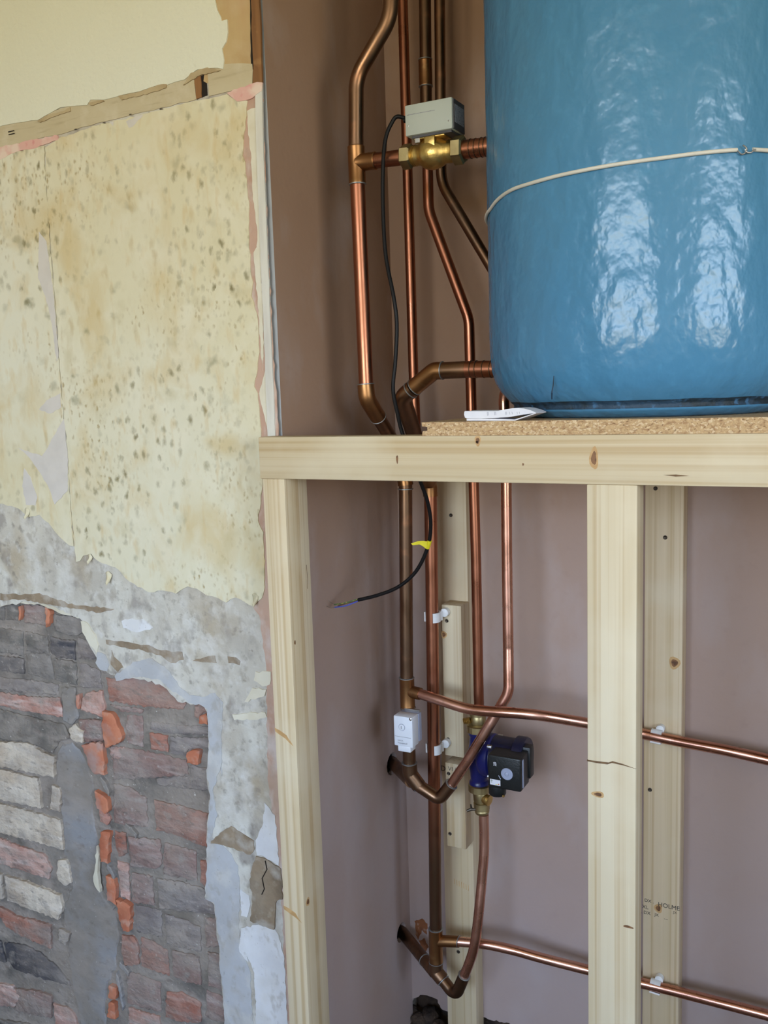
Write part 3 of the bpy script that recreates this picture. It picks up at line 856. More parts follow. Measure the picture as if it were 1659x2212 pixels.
# brickwork: every brick its own part
mats = {'c': 'b_cream', 'p': 'b_pink', 'r': 'b_red', 'u': 'b_purple', 'g': 'b_grey', 's': 'b_sooty', 'k': 'b_black', 'o': 'b_orange'}
bricks = [
    # infill courses (crop of the lower wall)
    (4, 'c', [(-260, -60), (0, 10), (90, 12), (170, 24), (230, 70), (300, 92), (295, 210), (180, 185), (0, 150), (-260, 75)]),
    (4, 'c', [(-40, 158), (0, 166), (205, 215), (225, 385), (0, 335), (-40, 325)]),
    (4, 'c', [(-330, 80), (-65, 150), (-65, 315), (-330, 240)]),
    (4, 'c', [(285, 255), (322, 268), (332, 300), (325, 402), (270, 390), (280, 330)]),
    (4, 'c', [(-240, 290), (0, 360), (150, 400), (330, 450), (347, 615), (200, 575), (0, 520), (-240, 450)]),
    (4, 'p', [(-120, 525), (0, 560), (110, 600), (240, 650), (276, 720), (260, 782), (130, 740), (0, 700), (-120, 665)]),
    (4, 'c', [(320, 675), (360, 675), (378, 700), (392, 800), (360, 816), (325, 790), (310, 740)]),
    (4, 'c', [(20, 760), (130, 790), (330, 870), (345, 940), (320, 1005), (200, 960), (40, 900)]),
    (4, 'c', [(-260, 680), (0, 755), (10, 890), (-260, 810)]),
    (4, 'r', [(-120, 910), (0, 940), (80, 990), (180, 1010), (275, 1042), (276, 1170), (200, 1140), (100, 1095), (30, 1050), (0, 1000), (-120, 960)]),
    (4, 'c', [(322, 1060), (350, 1065), (385, 1085), (362, 1150), (325, 1130)]),
    (4, 'k', [(10, 1140), (110, 1150), (200, 1190), (310, 1280), (390, 1382), (250, 1350), (70, 1290), (30, 1240)]),
    (4, 'k', [(-220, 1060), (-10, 1130), (20, 1250), (-220, 1180)]),
    (4, 'p', [(-100, 1345), (0, 1370), (60, 1380), (110, 1440), (70, 1500), (-100, 1480)]),
    (4, 'u', [(85, 1395), (200, 1410), (280, 1440), (275, 1560), (80, 1520)]),
    (4, 'p', [(290, 1480), (360, 1500), (400, 1535), (440, 1640), (300, 1600)]),
    (4, 's', [(-100, 1560), (120, 1590), (300, 1650), (290, 1760), (-100, 1700)]),
    # raw broken edges
    (3, 'o', [(570, 1130), (620, 1140), (640, 1165), (685, 1270), (665, 1310), (630, 1320), (590, 1335), (572, 1230)]),
    (3, 'o', [(425, 1040), (440, 1035), (445, 1060), (438, 1120), (426, 1100)]),
    (3, 'p', [(448, 1060), (480, 1030), (560, 1020), (575, 1100), (570, 1172), (440, 1128)]),
    (3, 'u', [(430, 1180), (560, 1185), (572, 1300), (470, 1310), (440, 1260)]),
    (3, 'c', [(385, 1225), (420, 1205), (440, 1230), (468, 1240), (455, 1310), (410, 1300), (388, 1280)]),
    (4, 'o', [(455, 25), (520, 10), (575, 15), (585, 195), (530, 190), (495, 140), (480, 80)]),
    (4, 'o', [(532, 280), (565, 300), (600, 330), (606, 400), (590, 410), (545, 380)]),
    (4, 'p', [(545, 390), (590, 415), (610, 450), (590, 482), (550, 460)]),
    (4, 'o', [(560, 512), (615, 516), (606, 600), (600, 690), (562, 682), (556, 600)]),
    (4, 'o', [(590, 760), (620, 765), (640, 785), (650, 922), (600, 890)]),
    (4, 'o', [(650, 892), (700, 905), (732, 930), (725, 1070), (690, 1068), (668, 1000)]),
    (4, 'r', [(670, 1095), (735, 1108), (760, 1150), (765, 1262), (690, 1272), (668, 1180)]),
    (4, 'o', [(610, 1370), (650, 1390), (646, 1450), (606, 1440)]),
    (4, 'o', [(610, 1465), (640, 1475), (644, 1562), (600, 1545)]),
    (3, 'o', [(1045, 1365), (1080, 1352), (1115, 1352), (1108, 1430), (1045, 1420)]),
    (3, 'r', [(1075, 1105), (1120, 1090), (1148, 1098), (1155, 1140), (1110, 1160), (1105, 1190), (1075, 1172)]),
    (3, 'o', [(1115, 1160), (1150, 1145), (1163, 1170), (1160, 1208), (1110, 1200)]),
    # sooty lintel bricks
    (3, 's', [(20, 530), (90, 533), (97, 560), (95, 632), (20, 625)]),
    (3, 's', [(-80, 525), (8, 530), (6, 625), (-80, 615)]),
    (3, 'o', [(100, 545), (112, 540), (116, 600), (105, 625)]),
    (3, 'u', [(122, 540), (245, 548), (250, 655), (122, 640)]),
    (3, 'o', [(252, 545), (282, 570), (276, 640), (260, 660)]),
    (3, 's', [(292, 592), (380, 600), (445, 622), (450, 690), (400, 718), (292, 690)]),
    (3, 's', [(-150, 660), (0, 672), (110, 690), (115, 828), (0, 810), (-150, 790)]),
    (3, 's', [(125, 690), (250, 716), (256, 810), (130, 800)]),
    (3, 'k', [(265, 722), (405, 742), (408, 850), (300, 832), (268, 800)]),
    (3, 'g', [(416, 722), (470, 740), (530, 800), (520, 850), (416, 842)]),
    (3, 'k', [(-150, 805), (0, 826), (118, 842), (120, 925), (0, 912), (-150, 890)]),
    (3, 's', [(130, 815), (262, 820), (290, 960), (215, 950), (140, 930)]),
    (3, 's', [(282, 838), (410, 862), (415, 988), (296, 962)]),
    (3, 'g', [(424, 870), (480, 880), (542, 912), (552, 1012), (432, 1000)]),
    (3, 'g', [(-150, 935), (0, 950), (150, 960), (305, 985), (312, 1045), (180, 1040), (0, 1020), (-150, 1000)]),
    (3, 'p', [(-150, 1015), (0, 1032), (100, 1050), (320, 1062), (340, 1172), (200, 1150), (130, 1140), (0, 1108), (-150, 1085)]),
    # pier
    (3, 'r', [(575, 952), (700, 945), (820, 960), (930, 990), (1000, 1030), (1025, 1100), (1010, 1130), (800, 1115), (600, 1082)]),
    (3, 'u', [(600, 1100), (790, 1130), (780, 1150), (660, 1140)]),
    (3, 'u', [(692, 1160), (780, 1166), (785, 1342), (700, 1322), (690, 1280)]),
    (3, 'g', [(825, 1200), (1160, 1230), (1162, 1270), (930, 1265), (825, 1240)]),
    (3, 'r', [(822, 1258), (925, 1275), (925, 1370), (830, 1352)]),
    (3, 'g', [(935, 1282), (1158, 1290), (1160, 1345), (1040, 1350), (1030, 1390), (938, 1375)]),
    (3, 'p', [(595, 1345), (680, 1335), (690, 1400), (610, 1410)]),
    (4, 'u', [(605, 40), (700, 50), (840, 75), (1030, 120), (1040, 200), (860, 215), (625, 228)]),
    (4, 'g', [(1050, 145), (1145, 165), (1160, 290), (1060, 280), (870, 255), (860, 225), (1045, 205)]),
    (4, 'u', [(622, 250), (700, 265), (806, 332), (810, 490), (700, 480), (626, 470)]),
    (4, 'r', [(850, 342), (1000, 375), (1150, 420), (1152, 606), (1050, 570), (950, 530), (860, 510)]),
    (4, 'r', [(628, 515), (690, 528), (690, 560), (700, 640), (650, 660), (632, 600)]),
    (4, 'u', [(702, 545), (880, 565), (892, 700), (850, 730), (718, 712)]),
    (4, 'u', [(905, 585), (1080, 625), (1090, 795), (900, 760)]),
    (4, 'r', [(1108, 680), (1150, 684), (1146, 840), (1108, 800)]),
    (4, 'p', [(642, 680), (704, 700), (715, 905), (664, 885)]),
    (4, 'u', [(722, 748), (838, 768), (850, 932), (728, 918)]),
    (4, 'g', [(868, 780), (1000, 800), (1140, 845), (1140, 888), (1192, 905), (1200, 985), (1040, 970), (880, 950)]),
    (4, 'g', [(742, 932), (888, 962), (892, 1112), (752, 1082)]),
    (4, 'g', [(912, 985), (1010, 1010), (1108, 1055), (1110, 1192), (1000, 1170), (922, 1150)]),
    (4, 'u', [(1130, 1000), (1205, 1010), (1226, 1165), (1140, 1172)]),
    (4, 'r', [(775, 1112), (850, 1140), (925, 1192), (930, 1330), (850, 1300), (776, 1272)]),
    (4, 'u', [(948, 1185), (1100, 1222), (1112, 1380), (1020, 1360), (958, 1330)]),
    (4, 'u', [(1150, 1195), (1230, 1212), (1240, 1420), (1152, 1382)]),
    (4, 'u', [(692, 1300), (790, 1330), (884, 1372), (884, 1532), (790, 1510), (700, 1480)]),
    (4, 'r', [(918, 1420), (1000, 1420), (1110, 1482), (1112, 1590), (1000, 1590), (910, 1560)]),
    (4, 'p', [(705, 1505), (880, 1555), (890, 1720), (720, 1690)]),
    (4, 'u', [(1140, 1410), (1245, 1450), (1252, 1600), (1140, 1570)]),
    (4, 'u', [(910, 1610), (1110, 1640), (1120, 1790), (915, 1760)]),
]
for i, (c, k, l) in enumerate(bricks):
    rnd = random.Random(100 + i)
    y = {'o': 0.068, 'c': 0.0705, 'k': 0.0745}.get(k, 0.0765 if i > 30 else 0.073) + rnd.uniform(-0.001, 0.001)
    P_ = rag(pxz((c3 if c == 3 else c4)(l), 0.07), 0.0065, 0.0024, 200 + i)
    P_ = [(p[0], max(p[1], 0.002)) for p in P_]
    obj('brick', slab_bm(P_, y, 0.092, 0.0028, 0.0008, i), M[mats[k]], wall, smooth=True)
# cement render between infill and pier, thin mortar smears
patch('cement_render', c4([(310, 60), (340, 10), (400, 0), (450, 40), (475, 90), (495, 150), (522, 205), (530, 260), (528, 350), (540, 480), (548, 600), (556, 700), (570, 840), (600, 900), (650, 930), (668, 1080), (664, 1200), (650, 1300), (606, 1360), (596, 1500), (600, 1700), (450, 1700), (435, 1560), (390, 1376), (368, 1160), (390, 1080), (346, 1000), (350, 900), (392, 815), (380, 690), (345, 640), (345, 540), (330, 400), (335, 290), (300, 230)]),
      'cement', 0.0780, 0.010, 0.012, 0.005, 90, 0.009)
patch('cement_render', c3([(340, 1000), (415, 1000), (425, 1100), (435, 1160), (400, 1210), (350, 1190), (345, 1100)]), 'cement', 0.0745, 0.01, seed=91, bev=0.004)
patch('cement_render', c3([(-150, 1110), (0, 1125), (200, 1175), (350, 1205), (390, 1280), (320, 1310), (290, 1370), (160, 1310), (60, 1300), (-150, 1250)]), 'mortar', 0.0745, 0.01, seed=92, bev=0.004)
patch('cream_flake', c4([(538, 590), (552, 640), (548, 760), (558, 852), (530, 815), (522, 760), (532, 700)]), 'paintflake', 0.068, 0.008, seed=93)
for i, (a, b_) in enumerate((((560, 200), (610, 300)), ((598, 690), (640, 770)), ((668, 1240), (720, 1310)), ((650, 1300), (690, 1500)), ((700, 462), (764, 535)))):
    l = [(a[0], a[1]), (a[0] + (b_[0] - a[0]) * .5, a[1] + (b_[1] - a[1]) * .3), (b_[0], b_[1] - 8), (b_[0] - 6, b_[1] + 14), (a[0] + (b_[0] - a[0]) * .45, a[1] + (b_[1] - a[1]) * .72), (a[0] - 4, a[1] + 22)]
    patch('mortar_smear', c4(l), 'cement', 0.0715, 0.014, 0.006, 0.002, 310 + i, 0.002)

# loose rubble in the hole at the foot of the wall
rnd = random.Random(9)
for i, (px, py, s) in enumerate(((905, 2186, 0.020), (930, 2196, 0.026), (948, 2206, 0.018), (890, 2200, 0.018), (1062, 2211, 0.016))):
    c = at(px, py, YB - 0.005 + 0.02 * (i % 2))
    bm = B()
    bmesh.ops.create_icosphere(bm, subdivisions=2, radius=s)
    for v in bm.verts:
        v.co *= 1 + 0.35 * noise.noise(v.co * 60 + Vector((i * 3.0, 0, 0)))
        v.co.z *= 0.7
    bmesh.ops.translate(bm, verts=bm.verts, vec=(c.x, c.y, s * 0.55))
    tag(obj('rubble_lump', bm, M['dirt'], base=(c.x, c.y, 0.0)), 'dark crumbly lump of rubble in the broken hole at the foot of the back wall', 'rubble', 'rubble in the wall hole')

# ------------------------------------------------------------------ timber frame
P_x = pine('pine_rail', 'x', 1.0)
P_z1, P_z2, P_z3, P_z4 = (pine('pine_upright', 'z', s, w_) for s, w_ in ((2.3, 0.3), (5.1, -0.2), (8.7, 0.8), (11.9, 1.2)))


def knot(parent, c, rx, rz, nrm='y', ring=True):
    """a knot: a dark heart in a warmer ring, a hair proud of the face"""
    c = Vector(c)
    for k, (sc, m, d) in enumerate(((1.7, 'knot_ring', 0.0002), (1.0, 'knot', 0.0004))):
        if k == 0 and not ring:
            continue
        bm = B()
        vv = []
        for i in range(14):
            a = 2 * math.pi * i / 14
            w_ = 1 + 0.12 * math.sin(3 * a + c.x * 90)
            if nrm == 'y':
                vv.append((c.x + rx * sc * w_ * math.cos(a), c.y - d, c.z + rz * sc * w_ * math.sin(a)))
            else:
                vv.append((c.x + d, c.y + rx * sc * w_ * math.cos(a), c.z + rz * sc * w_ * math.sin(a)))
        f = bm.faces.new([bm.verts.new(p) for p in vv])
        r_ = bmesh.ops.extrude_face_region(bm, geom=[f])
        bmesh.ops.translate(bm, verts=[g for g in r_['geom'] if isinstance(g, bmesh.types.BMVert)], vec=(0, d + 0.0006, 0) if nrm == 'y' else (-d - 0.0006, 0, 0))
        obj('knot', bm, M[m], parent)


def screw(parent, px, py, Y, r=0.0042):
    c = at(px, py, Y)
    o = obj('screw', lathe(B(), c + Vector((0, 0.004, 0)), (0, -1, 0), [(0, r * 0.6), (0.0036, r), (0.0046, r), (0.005, r * 0.8), (0.0042, r * 0.35)], 12), M['screw'], parent, smooth=True)


def timber(name, label, x0, x1, y0, y1, z0, z1, m, group=None):
    t = thing(name, label, 'timber', ((x0 + x1) / 2, (y0 + y1) / 2, z0), group)
    obj('board', box(B(), x0, x1, y0, y1, z0, z1, 0.0018, 2), m, t, smooth=True)
    return t


rail = timber('frame_rail', 'long planed pine rail lying across the front of the alcove under the chipboard', -0.005, 1.298, 0, 0.047, ZF, ZF + 0.075, P_x)
for px, py, rx, rz in ((858, 992, 0.0018, 0.007), (1032, 952, 0.003, 0.005), (1283, 990, 0.004, 0.010), (1130, 1003, 0.0015, 0.002), (1030, 955, 0.002, 0.002)):
    knot(rail, at(px, py, 0), rx, rz, ring=rx > 0.002)
obj('shake', slab_bm(pxz([(1432, 1026), (1460, 1025), (1490, 1028), (1460, 1029.5)], 0), -0.0003, 0.002), M['crack'], rail)

post1 = timber('frame_post', 'slim pine post standing against the alcove edge beside the peeling wall', 0, 0.047, 0, 0.075, 0, ZF, P_z1)
for px, py in ((637, 1388), (617, 1172), (624, 1253)):
    c = atX(px, py, 0.047)
    if c.y > 0.004:
        knot(post1, c, 0.0022, 0.004, 'x', False)
knot(post1, atX(665, 1948, 0.047), 0.004, 0.005, 'x')
for (a, b_) in (((593, 1572), (634, 1612)), ((612, 1956), (652, 1994))):
    obj('grain_swirl', slab_bm(rag(pxz([a, (a[0] + 12, a[1] + 6), (a[0] + 26, a[1] + 16), b_, (a[0] + 24, a[1] + 24), (a[0] + 2, a[1] + 8)], 0), 0.008, 0.0006, 3), -0.0003, 0.001), M['knot_ring'], post1)
obj('shake', tube(B(), [atX(662, 1220, 0.0472), atX(664, 1250, 0.0472), atX(664, 1272, 0.0472)], 0.0005, 5), M['crack'], post1)

post2 = timber('frame_post', 'broad pine post with a horizontal shake standing under the middle of the rail', 0.5922, 0.6672, 0, 0.047, 0, ZF, P_z2)
obj('shake', slab_bm(pxz([(1268, 1641), (1290, 1644), (1315, 1647), (1323, 1644), (1345, 1650), (1374, 1661), (1345, 1653), (1322, 1648), (1312, 1651), (1288, 1648), (1268, 1644)], 0), -0.0004, 0.002), M['crack'], post2)
knot(post2, at(1357, 2002, 0), 0.008, 0.002, ring=False)
knot(post2, at(1292, 1716, 0), 0.006, 0.003)

bat1 = timber('wall_batten', 'wide pine batten fixed upright to the back wall near the alcove corner', 0.1175, 0.1925, 0.493, YB, 0, 1.455, P_z3)
screw(bat1, 974, 1113, 0.4925)
screw(bat1, 990, 2056, 0.4925)
pk1 = timber('packing_piece', 'narrow pine packing piece screwed on the batten beside the white pipe clips', 0.148, 0.195, 0.446, 0.493, at(980, 1634, .446).z, at(980, 1308, .446).z, P_z2)
screw(pk1, 965, 1341, 0.4455)
screw(pk1, 968, 1597, 0.4455)
knot(pk1, at(958 + 1, 1371, 0.446), 0.004, 0.005)
pk2 = timber('packing_piece', 'short stamped pine packing piece on the batten beside the pump union', 0.148, 0.195, 0.446, 0.493, at(980, 1830, .446).z, at(980, 1650, .446).z, P_z1)
screw(pk2, 969, 1671, 0.4455)
screw(pk2, 972, 1801, 0.4455)
text('stamp_text', 'VI /', 0.014, at(968, 1664, .446) + Vector((0, -0.0003, 0)), (1, 0, 0), (0, 0, 1), M['ink'], pk2)
text('stamp_text', 'DN', 0.018, at(951.5, 1664, .493) + Vector((0, -0.0003, 0)), (1, 0, 0), (0, 0, 1), M['ink'], bat1)
for k in range(7):
    obj('roller_mark', slab_bm(pxz([(981 + 5 * k, 1898 + 2.4 * k), (982.2 + 5 * k, 1898 + 2.4 * k), (983 + 5 * k, 1910 + 2.4 * k), (981.8 + 5 * k, 1910 + 2.4 * k)], 0.493), 0.4927, 0.494), M['knot_ring'], bat1)

bat2 = timber('wall_batten', 'wide knotty pine batten with ink stamps on the back wall behind the broad post', 0.579, 0.654, 0.493, YB, 0, 1.455, P_z4)
knot(bat2, at(1457, 1432, 0.493), 0.0065, 0.0078)
for px, py in ((1437, 1161), (1404, 1706), (1416, 1055)):
    screw(bat2, px, py, 0.4925)
knot(bat2, at(1422, 1962, 0.493), 0.005, 0.006)
for s, size, px, py in (('DX .', 0.010, 1392, 1947), ('XL', 0.011, 1387, 1961), ('. DX', 0.010, 1385, 1972), ('HOLME', 0.0135, 1421, 1957), ('JX', 0.009, 1414, 1978), ('JX', 0.008, 1454, 1973), ('....', 0.010, 1434, 1985)):
    text('stamp_text', s, size, at(px, py, .493) + Vector((0, -0.0003, 0)), (1, 0, 0), (0, 0, 1), M['ink'], bat2)

bear = timber('shelf_bearer', 'pine bearer on the back wall hidden under the chipboard', 0.335, 1.298, 0.493, YB, ZF, ZF + 0.075, P_x)

# chipboard shelf with grooved end
ZS = ZF + 0.075
bm = B()
x0, x1 = 0.321, 1.298
prof = [(x0, ZS), (x1, ZS), (x1, ZS + 0.022), (x0, ZS + 0.022), (x0 + 0.0005, ZS + 0.0155), (x0 + 0.010, ZS + 0.0145), (x0 + 0.010, ZS + 0.0085), (x0 + 0.0015, ZS + 0.0075)]
shelf = obj('chipboard_shelf', slab_bm(prof, -0.001, YB - 0.002), M['chip'], base=(0.8, 0.27, ZS))
tag(shelf, 'flooring-grade chipboard panel with grooved end carrying the blue cylinder', 'shelf')
ZT = ZS + 0.022

# ------------------------------------------------------------------ hot water cylinder
TC = Vector((0.626, 0.266, ZT))
TR = 0.268
cyl = thing('hot_water_cylinder', 'large glossy blue foam-coated hot water cylinder standing on the chipboard', 'cylinder', TC)
prof = [(0.0, 0.0), (0.0, 0.200), (0.003, 0.212), (0.010, 0.2225), (0.0145, 0.2285), (0.0185, 0.2262), (0.0225, 0.2268), (0.027, 0.2335), (0.034, 0.240), (0.045, 0.2495), (0.060, 0.2575), (0.080, 0.2632), (0.105, 0.2662), (0.14, TR)]
z = 0.17
while z < 0.92:
    prof.append((z, TR))
    z += 0.03
prof += [(0.94, 0.262), (0.97, 0.24), (0.99, 0.20), (1.005, 0.12), (1.01, 0.0)]
bm = B()
NS = 160
rings = []
for d, r_ in prof:
    ring = []
    for k in range(NS):
        a = 2 * math.pi * k / NS
        rr = r_
        if r_ > 0.05:
            q = Vector((math.cos(a) * 5, math.sin(a) * 5, d * 14))
            rr += 0.0016 * noise.noise(q * 1.3) + 0.0010 * noise.noise(q * 3.1)
            if 0.017 < d < 0.024:
                rr += 0.0016 * noise.noise(Vector((a * 9, 1.7, 0)))
        ring.append(bm.verts.new((TC.x + rr * math.cos(a), TC.y + rr * math.sin(a), TC.z + d + (0.0025 * noise.noise(Vector((a * 3, 4.2, 0))) if 0.015 < d < 0.03 else 0))))
    rings.append(ring)
for i, (a, b_) in enumerate(zip(rings, rings[1:])):
    for k in range(NS):
        f = bm.faces.new((a[k], a[(k + 1) % NS], b_[(k + 1) % NS], b_[k]))
        if 4 <= i <= 6:
            f.material_index = 1
bmesh.ops.remove_doubles(bm, verts=bm.verts, dist=1e-5)
body = obj('foam_jacket', bm, [M['foam'], M['foam_dark']], cyl, smooth=False)
body.data.polygons.foreach_set('use_smooth', [True] * len(body.data.polygons))


def on_tank(px, py, extra=0.0):
    """nearest hit of a pixel ray with the cylinder's side"""
    d = fw + rt * ((px - W / 2) / FPX) - up * ((py - H / 2) / FPX)
    o_ = CAM - TC
    R_ = TR + extra
    a = d.x ** 2 + d.y ** 2
    b_ = 2 * (o_.x * d.x + o_.y * d.y)
    c = o_.x ** 2 + o_.y ** 2 - R_ * R_
    disc = b_ * b_ - 4 * a * c
    t = (-b_ - math.sqrt(max(disc, 0))) / (2 * a)
    return CAM + d * t


p = [on_tank(x, y, -0.012 if y > 850 else -0.004) for x, y in ((1196, 812), (1195, 832), (1192, 848), (1192, 862))]
obj('foam_split', tube(B(), p, [0.0004, 0.001, 0.0014, 0.001], 6), M['foam_dark'], cyl)

# wire tied round it
cord = thing('curtain_wire', 'white sheathed wire stretched round the blue cylinder and hooked together', 'wire', TC + Vector((0, 0, 0.35)))
front = [on_tank(x, y, 0.0022) for x, y in ((1592, 324), (1560, 326), (1500, 332), (1440, 340), (1380, 348), (1320, 357), (1260, 368), (1200, 381), (1150, 395), (1110, 408), (1085, 423), (1070, 437), (1060, 451))]
ang = math.atan2(front[-1].y - TC.y, front[-1].x - TC.x)
zc = front[-1].z
a0 = ang if ang > 0 else ang + 2 * math.pi
f0 = on_tank(1626, 323, 0.0022)
a1 = math.atan2(f0.y - TC.y, f0.x - TC.x)
if a1 < 0:
    a1 += 2 * math.pi
back = []
NB = 60
span = (a0 - (a1 - 2 * math.pi))
for k in range(1, NB + 1):
    t = k / NB
    a = a0 - span * t
    zz = zc + (f0.z - zc) * (0.5 - 0.5 * math.cos(math.pi * t))
    zz -= 0.01 * math.sin(math.pi * min(1, t * 2)) if t < 0.5 else 0
    back.append(Vector((TC.x + (TR + 0.0022) * math.cos(a), TC.y + (TR + 0.0022) * math.sin(a), zz)))
obj('wire', tube(B(), catmull(front + back, 3), 0.0029, 10), M['cord'], cord, smooth=True)
hk = [on_tank(1560 + x / 16.76, 290 + y / 16.76, 0.004) for x, y in ((540, 585), (600, 640), (660, 705), (720, 725), (800, 700), (850, 640), (835, 580), (830, 540))]
obj('hook', tube(B(), catmull(hk, 4), 0.0011, 8), M['steel'], cord, smooth=True)
hk = [on_tank(1560 + x / 16.76, 290 + y / 16.76, 0.006) for x, y in ((745, 400), (820, 440), (880, 510), (885, 590), (860, 620), (900, 655), (980, 670), (1080, 640), (1150, 570), (1210, 550))]
obj('hook', tube(B(), catmull(hk, 4), 0.0011, 8), M['steel'], cord, smooth=True)

# folded leaflet in front of it
lp = at(1080, 900, 0.03)
leaf = thing('folded_leaflet', 'folded white paper leaflet lying on the chipboard in front of the cylinder', 'leaflet', (lp.x, 0.04, ZT))


def lz(l, Y=0.012):
    s = 1659 / 260
    out = []
    for x, y in l:
        v = at(960 + x / s, 860 + y / s, Y)
        out.append((v.x, v.z))
    return out


base_z = min(q[1] for q in lz([(320, 275), (980, 272)]))
dz = ZT + 0.0002 - base_z
upper = lz([(320, 242), (295, 232), (283, 190), (288, 150), (300, 141), (500, 141), (750, 138), (860, 116), (950, 102), (1040, 98), (1110, 106), (1200, 130), (1275, 160), (1240, 172), (1100, 188), (1000, 206), (880, 226), (700, 236), (500, 242)])
lower = lz([(318, 248), (320, 275), (700, 275), (985, 272), (1276, 172), (1270, 164), (975, 258), (700, 246), (500, 244)])
for nm, pf in (('upper_fold', upper), ('lower_fold', lower)):
    pf = [(a, b_ + dz) for a, b_ in pf]
    obj(nm, slab_bm(pf, 0.008, 0.060), M['paper'], leaf, smooth=True)
for k, x in enumerate((600, 612, 700, 715, 850, 862, 905, 940, 1010, 1040)):
    l = [(a, b_ + dz) for a, b_ in lz([(x, 150), (x + 4, 150), (x + 10, 205 - 3 * k), (x + 6, 205 - 3 * k)])]
    obj('printed_line', slab_bm(l, 0.0077, 0.0085), M['print'], leaf)

# ------------------------------------------------------------------ pipework
R28, R22 = 0.014, 0.011


def P(l):
    return [at(x, y, Y) for x, y, Y in l]


# A: 28 mm flow pipe on the left
A = thing('flow_pipe', 'thick copper flow pipe running down the left of the alcove with an offset', 'pipe', at(876, 1250, 0.35) * 1.0)
pa = [at(847, -90, .2) * 1.0] + P([(843, 40, .2), (769.5, 166, .2), (769, 320, .2)])
pa.insert(0, Vector((pa[0].x, pa[0].y, RZ1)))
obj('upper_pipe', tube(B(), fillet(pa, 0.07), R28), M['copper_dull'], A, smooth=True)
pa2 = P([(772, 395, .2), (791, 835, .2)])
obj('middle_pipe', tube(B(), pa2, R28), M['copper_o'], A, smooth=True)
t0, t1 = at(769, 316, .2), at(772.5, 398, .2)
tee = sleeve('tee', t0, t1, 0.0163, M['fitting'], A)
tb = at(772, 352, .2)
vend = at(1060, 316, .2)
vdir = (vend - tb).normalized()
sleeve('tee_branch', tb, tb + vdir * 0.040, 0.0160, M['fitting'], tee)
solder(t1, t1 - t0, 0.0163, tee)
e0, e1, e2 = at(790.5, 833, .2), at(793, 862, .2), at(868, 985, .35)
obj('elbow', tube(B(), fillet([at(790, 830, .2), e1, e1.lerp(e2, 0.30)], 0.02), 0.0163, 20), M['fitting'], A, smooth=True)
solder(at(790, 830, .2), e1 - e0, 0.0165, A)
solder(e1.lerp(e2, 0.30), e2 - e1, 0.0165, A)
obj('offset_pipe', tube(B(), [e1.lerp(e2, 0.25), e2], R28), M['copper_dull'], A, smooth=True)
e3 = at(876, 1048, .35)
obj('elbow', tube(B(), fillet([e1.lerp(e2, 0.80), e2, e3], 0.02), 0.0163, 20), M['fitting'], A, smooth=True)
solder(at(876, 1056, .35), (0, 0, 1), 0.0160, A)
obj('lower_pipe', tube(B(), P([(876, 1040, .35), (877, 1250, .35), (878.5, 1470, .35)]), R28), M['copper_dull'], A, smooth=True)
tA0, tA1 = at(878.5, 1464, .35), at(881, 1530, .35)
teeA = sleeve('tee', tA0, tA1, 0.0162, M['fitting'], A)
solder(tA0, (0, 0, 1), 0.0164, teeA)
solder(tA1, (0, 0, 1), 0.0164, teeA)
obj('stat_pipe', tube(B(), P([(881, 1525, .35), (884.5, 1655, .35)]), R28), M['copper_dull'], A, smooth=True)
s1 = atX(846, 1646, -0.012)
jn = at(888, 1690, .352)
st = at(884, 1648, .35)
obj('bottom_tee', tube(B(), fillet([st, at(886, 1672, .351), at(905, 1698, .353)], 0.012), 0.0165, 20), M['copper_dull'], A, smooth=True)
solder(st, (0, 0, 1), 0.0168, A)
obj('wall_stub', tube(B(), [s1, at(888, 1688, .356)], R28 * 1.02), M['copper_dull'], A, smooth=True)

# G: from that tee up to the cylinder
G = thing('coil_pipe', 'bent copper pipe sweeping up from the bottom tee and rising behind the rail', 'pipe', at(1097, 1400, .39))
pg0 = P([(900, 1694, .353), (949, 1727, .356), (975, 1694, .358)])
obj('elbow', tube(B(), fillet(pg0, 0.016, 9), 0.0138, 20), M['copper_dull'], G, smooth=True)
solder(at(903, 1696, .353), pg0[1] - pg0[0], 0.0158, G)
solder(pg0[2], pg0[2] - pg0[1], 0.0140, G)
pg = P([(968, 1705, .358), (1009, 1645, .361), (1060, 1562, .366), (1099, 1496, .376), (1098, 1400, .388), (1095, 1200, .395), (1093, 1000, .40), (1088, 850, .40), (1115, 800, .385), (1180, 790, .36)])
obj('pipe', tube(B(), fillet(pg, 0.055), R22), M['copper'], G, smooth=True)

# E: 22 mm branch to the right along the back wall
Ep = thing('branch_pipe', 'thin copper branch pipe crossing the alcove from the thermostat tee past the pump', 'pipe', at(1275, 1562, .392))
ep = P([(880, 1492, .35), (900, 1497, .347), (949, 1512, .339), (1006, 1530, .335), (1051, 1536, .335), (1111, 1540, .338), (1172, 1546, .350), (1262, 1561, .395), (1330, 1573, .440), (1393, 1586, .471), (1470, 1602, .476), (1564, 1620, .476), (1659, 1641, .476), (1750, 1662, .476), (1900, 1698, .476)])
obj('pipe', tube(B(), catmull(ep, 6), R22), M['copper'], Ep, smooth=True)
obj('branch_socket', tube(B(), catmull(ep[:2], 4) + [at(908, 1499, .346)], 0.0132, 18), M['fitting'], Ep, smooth=True)

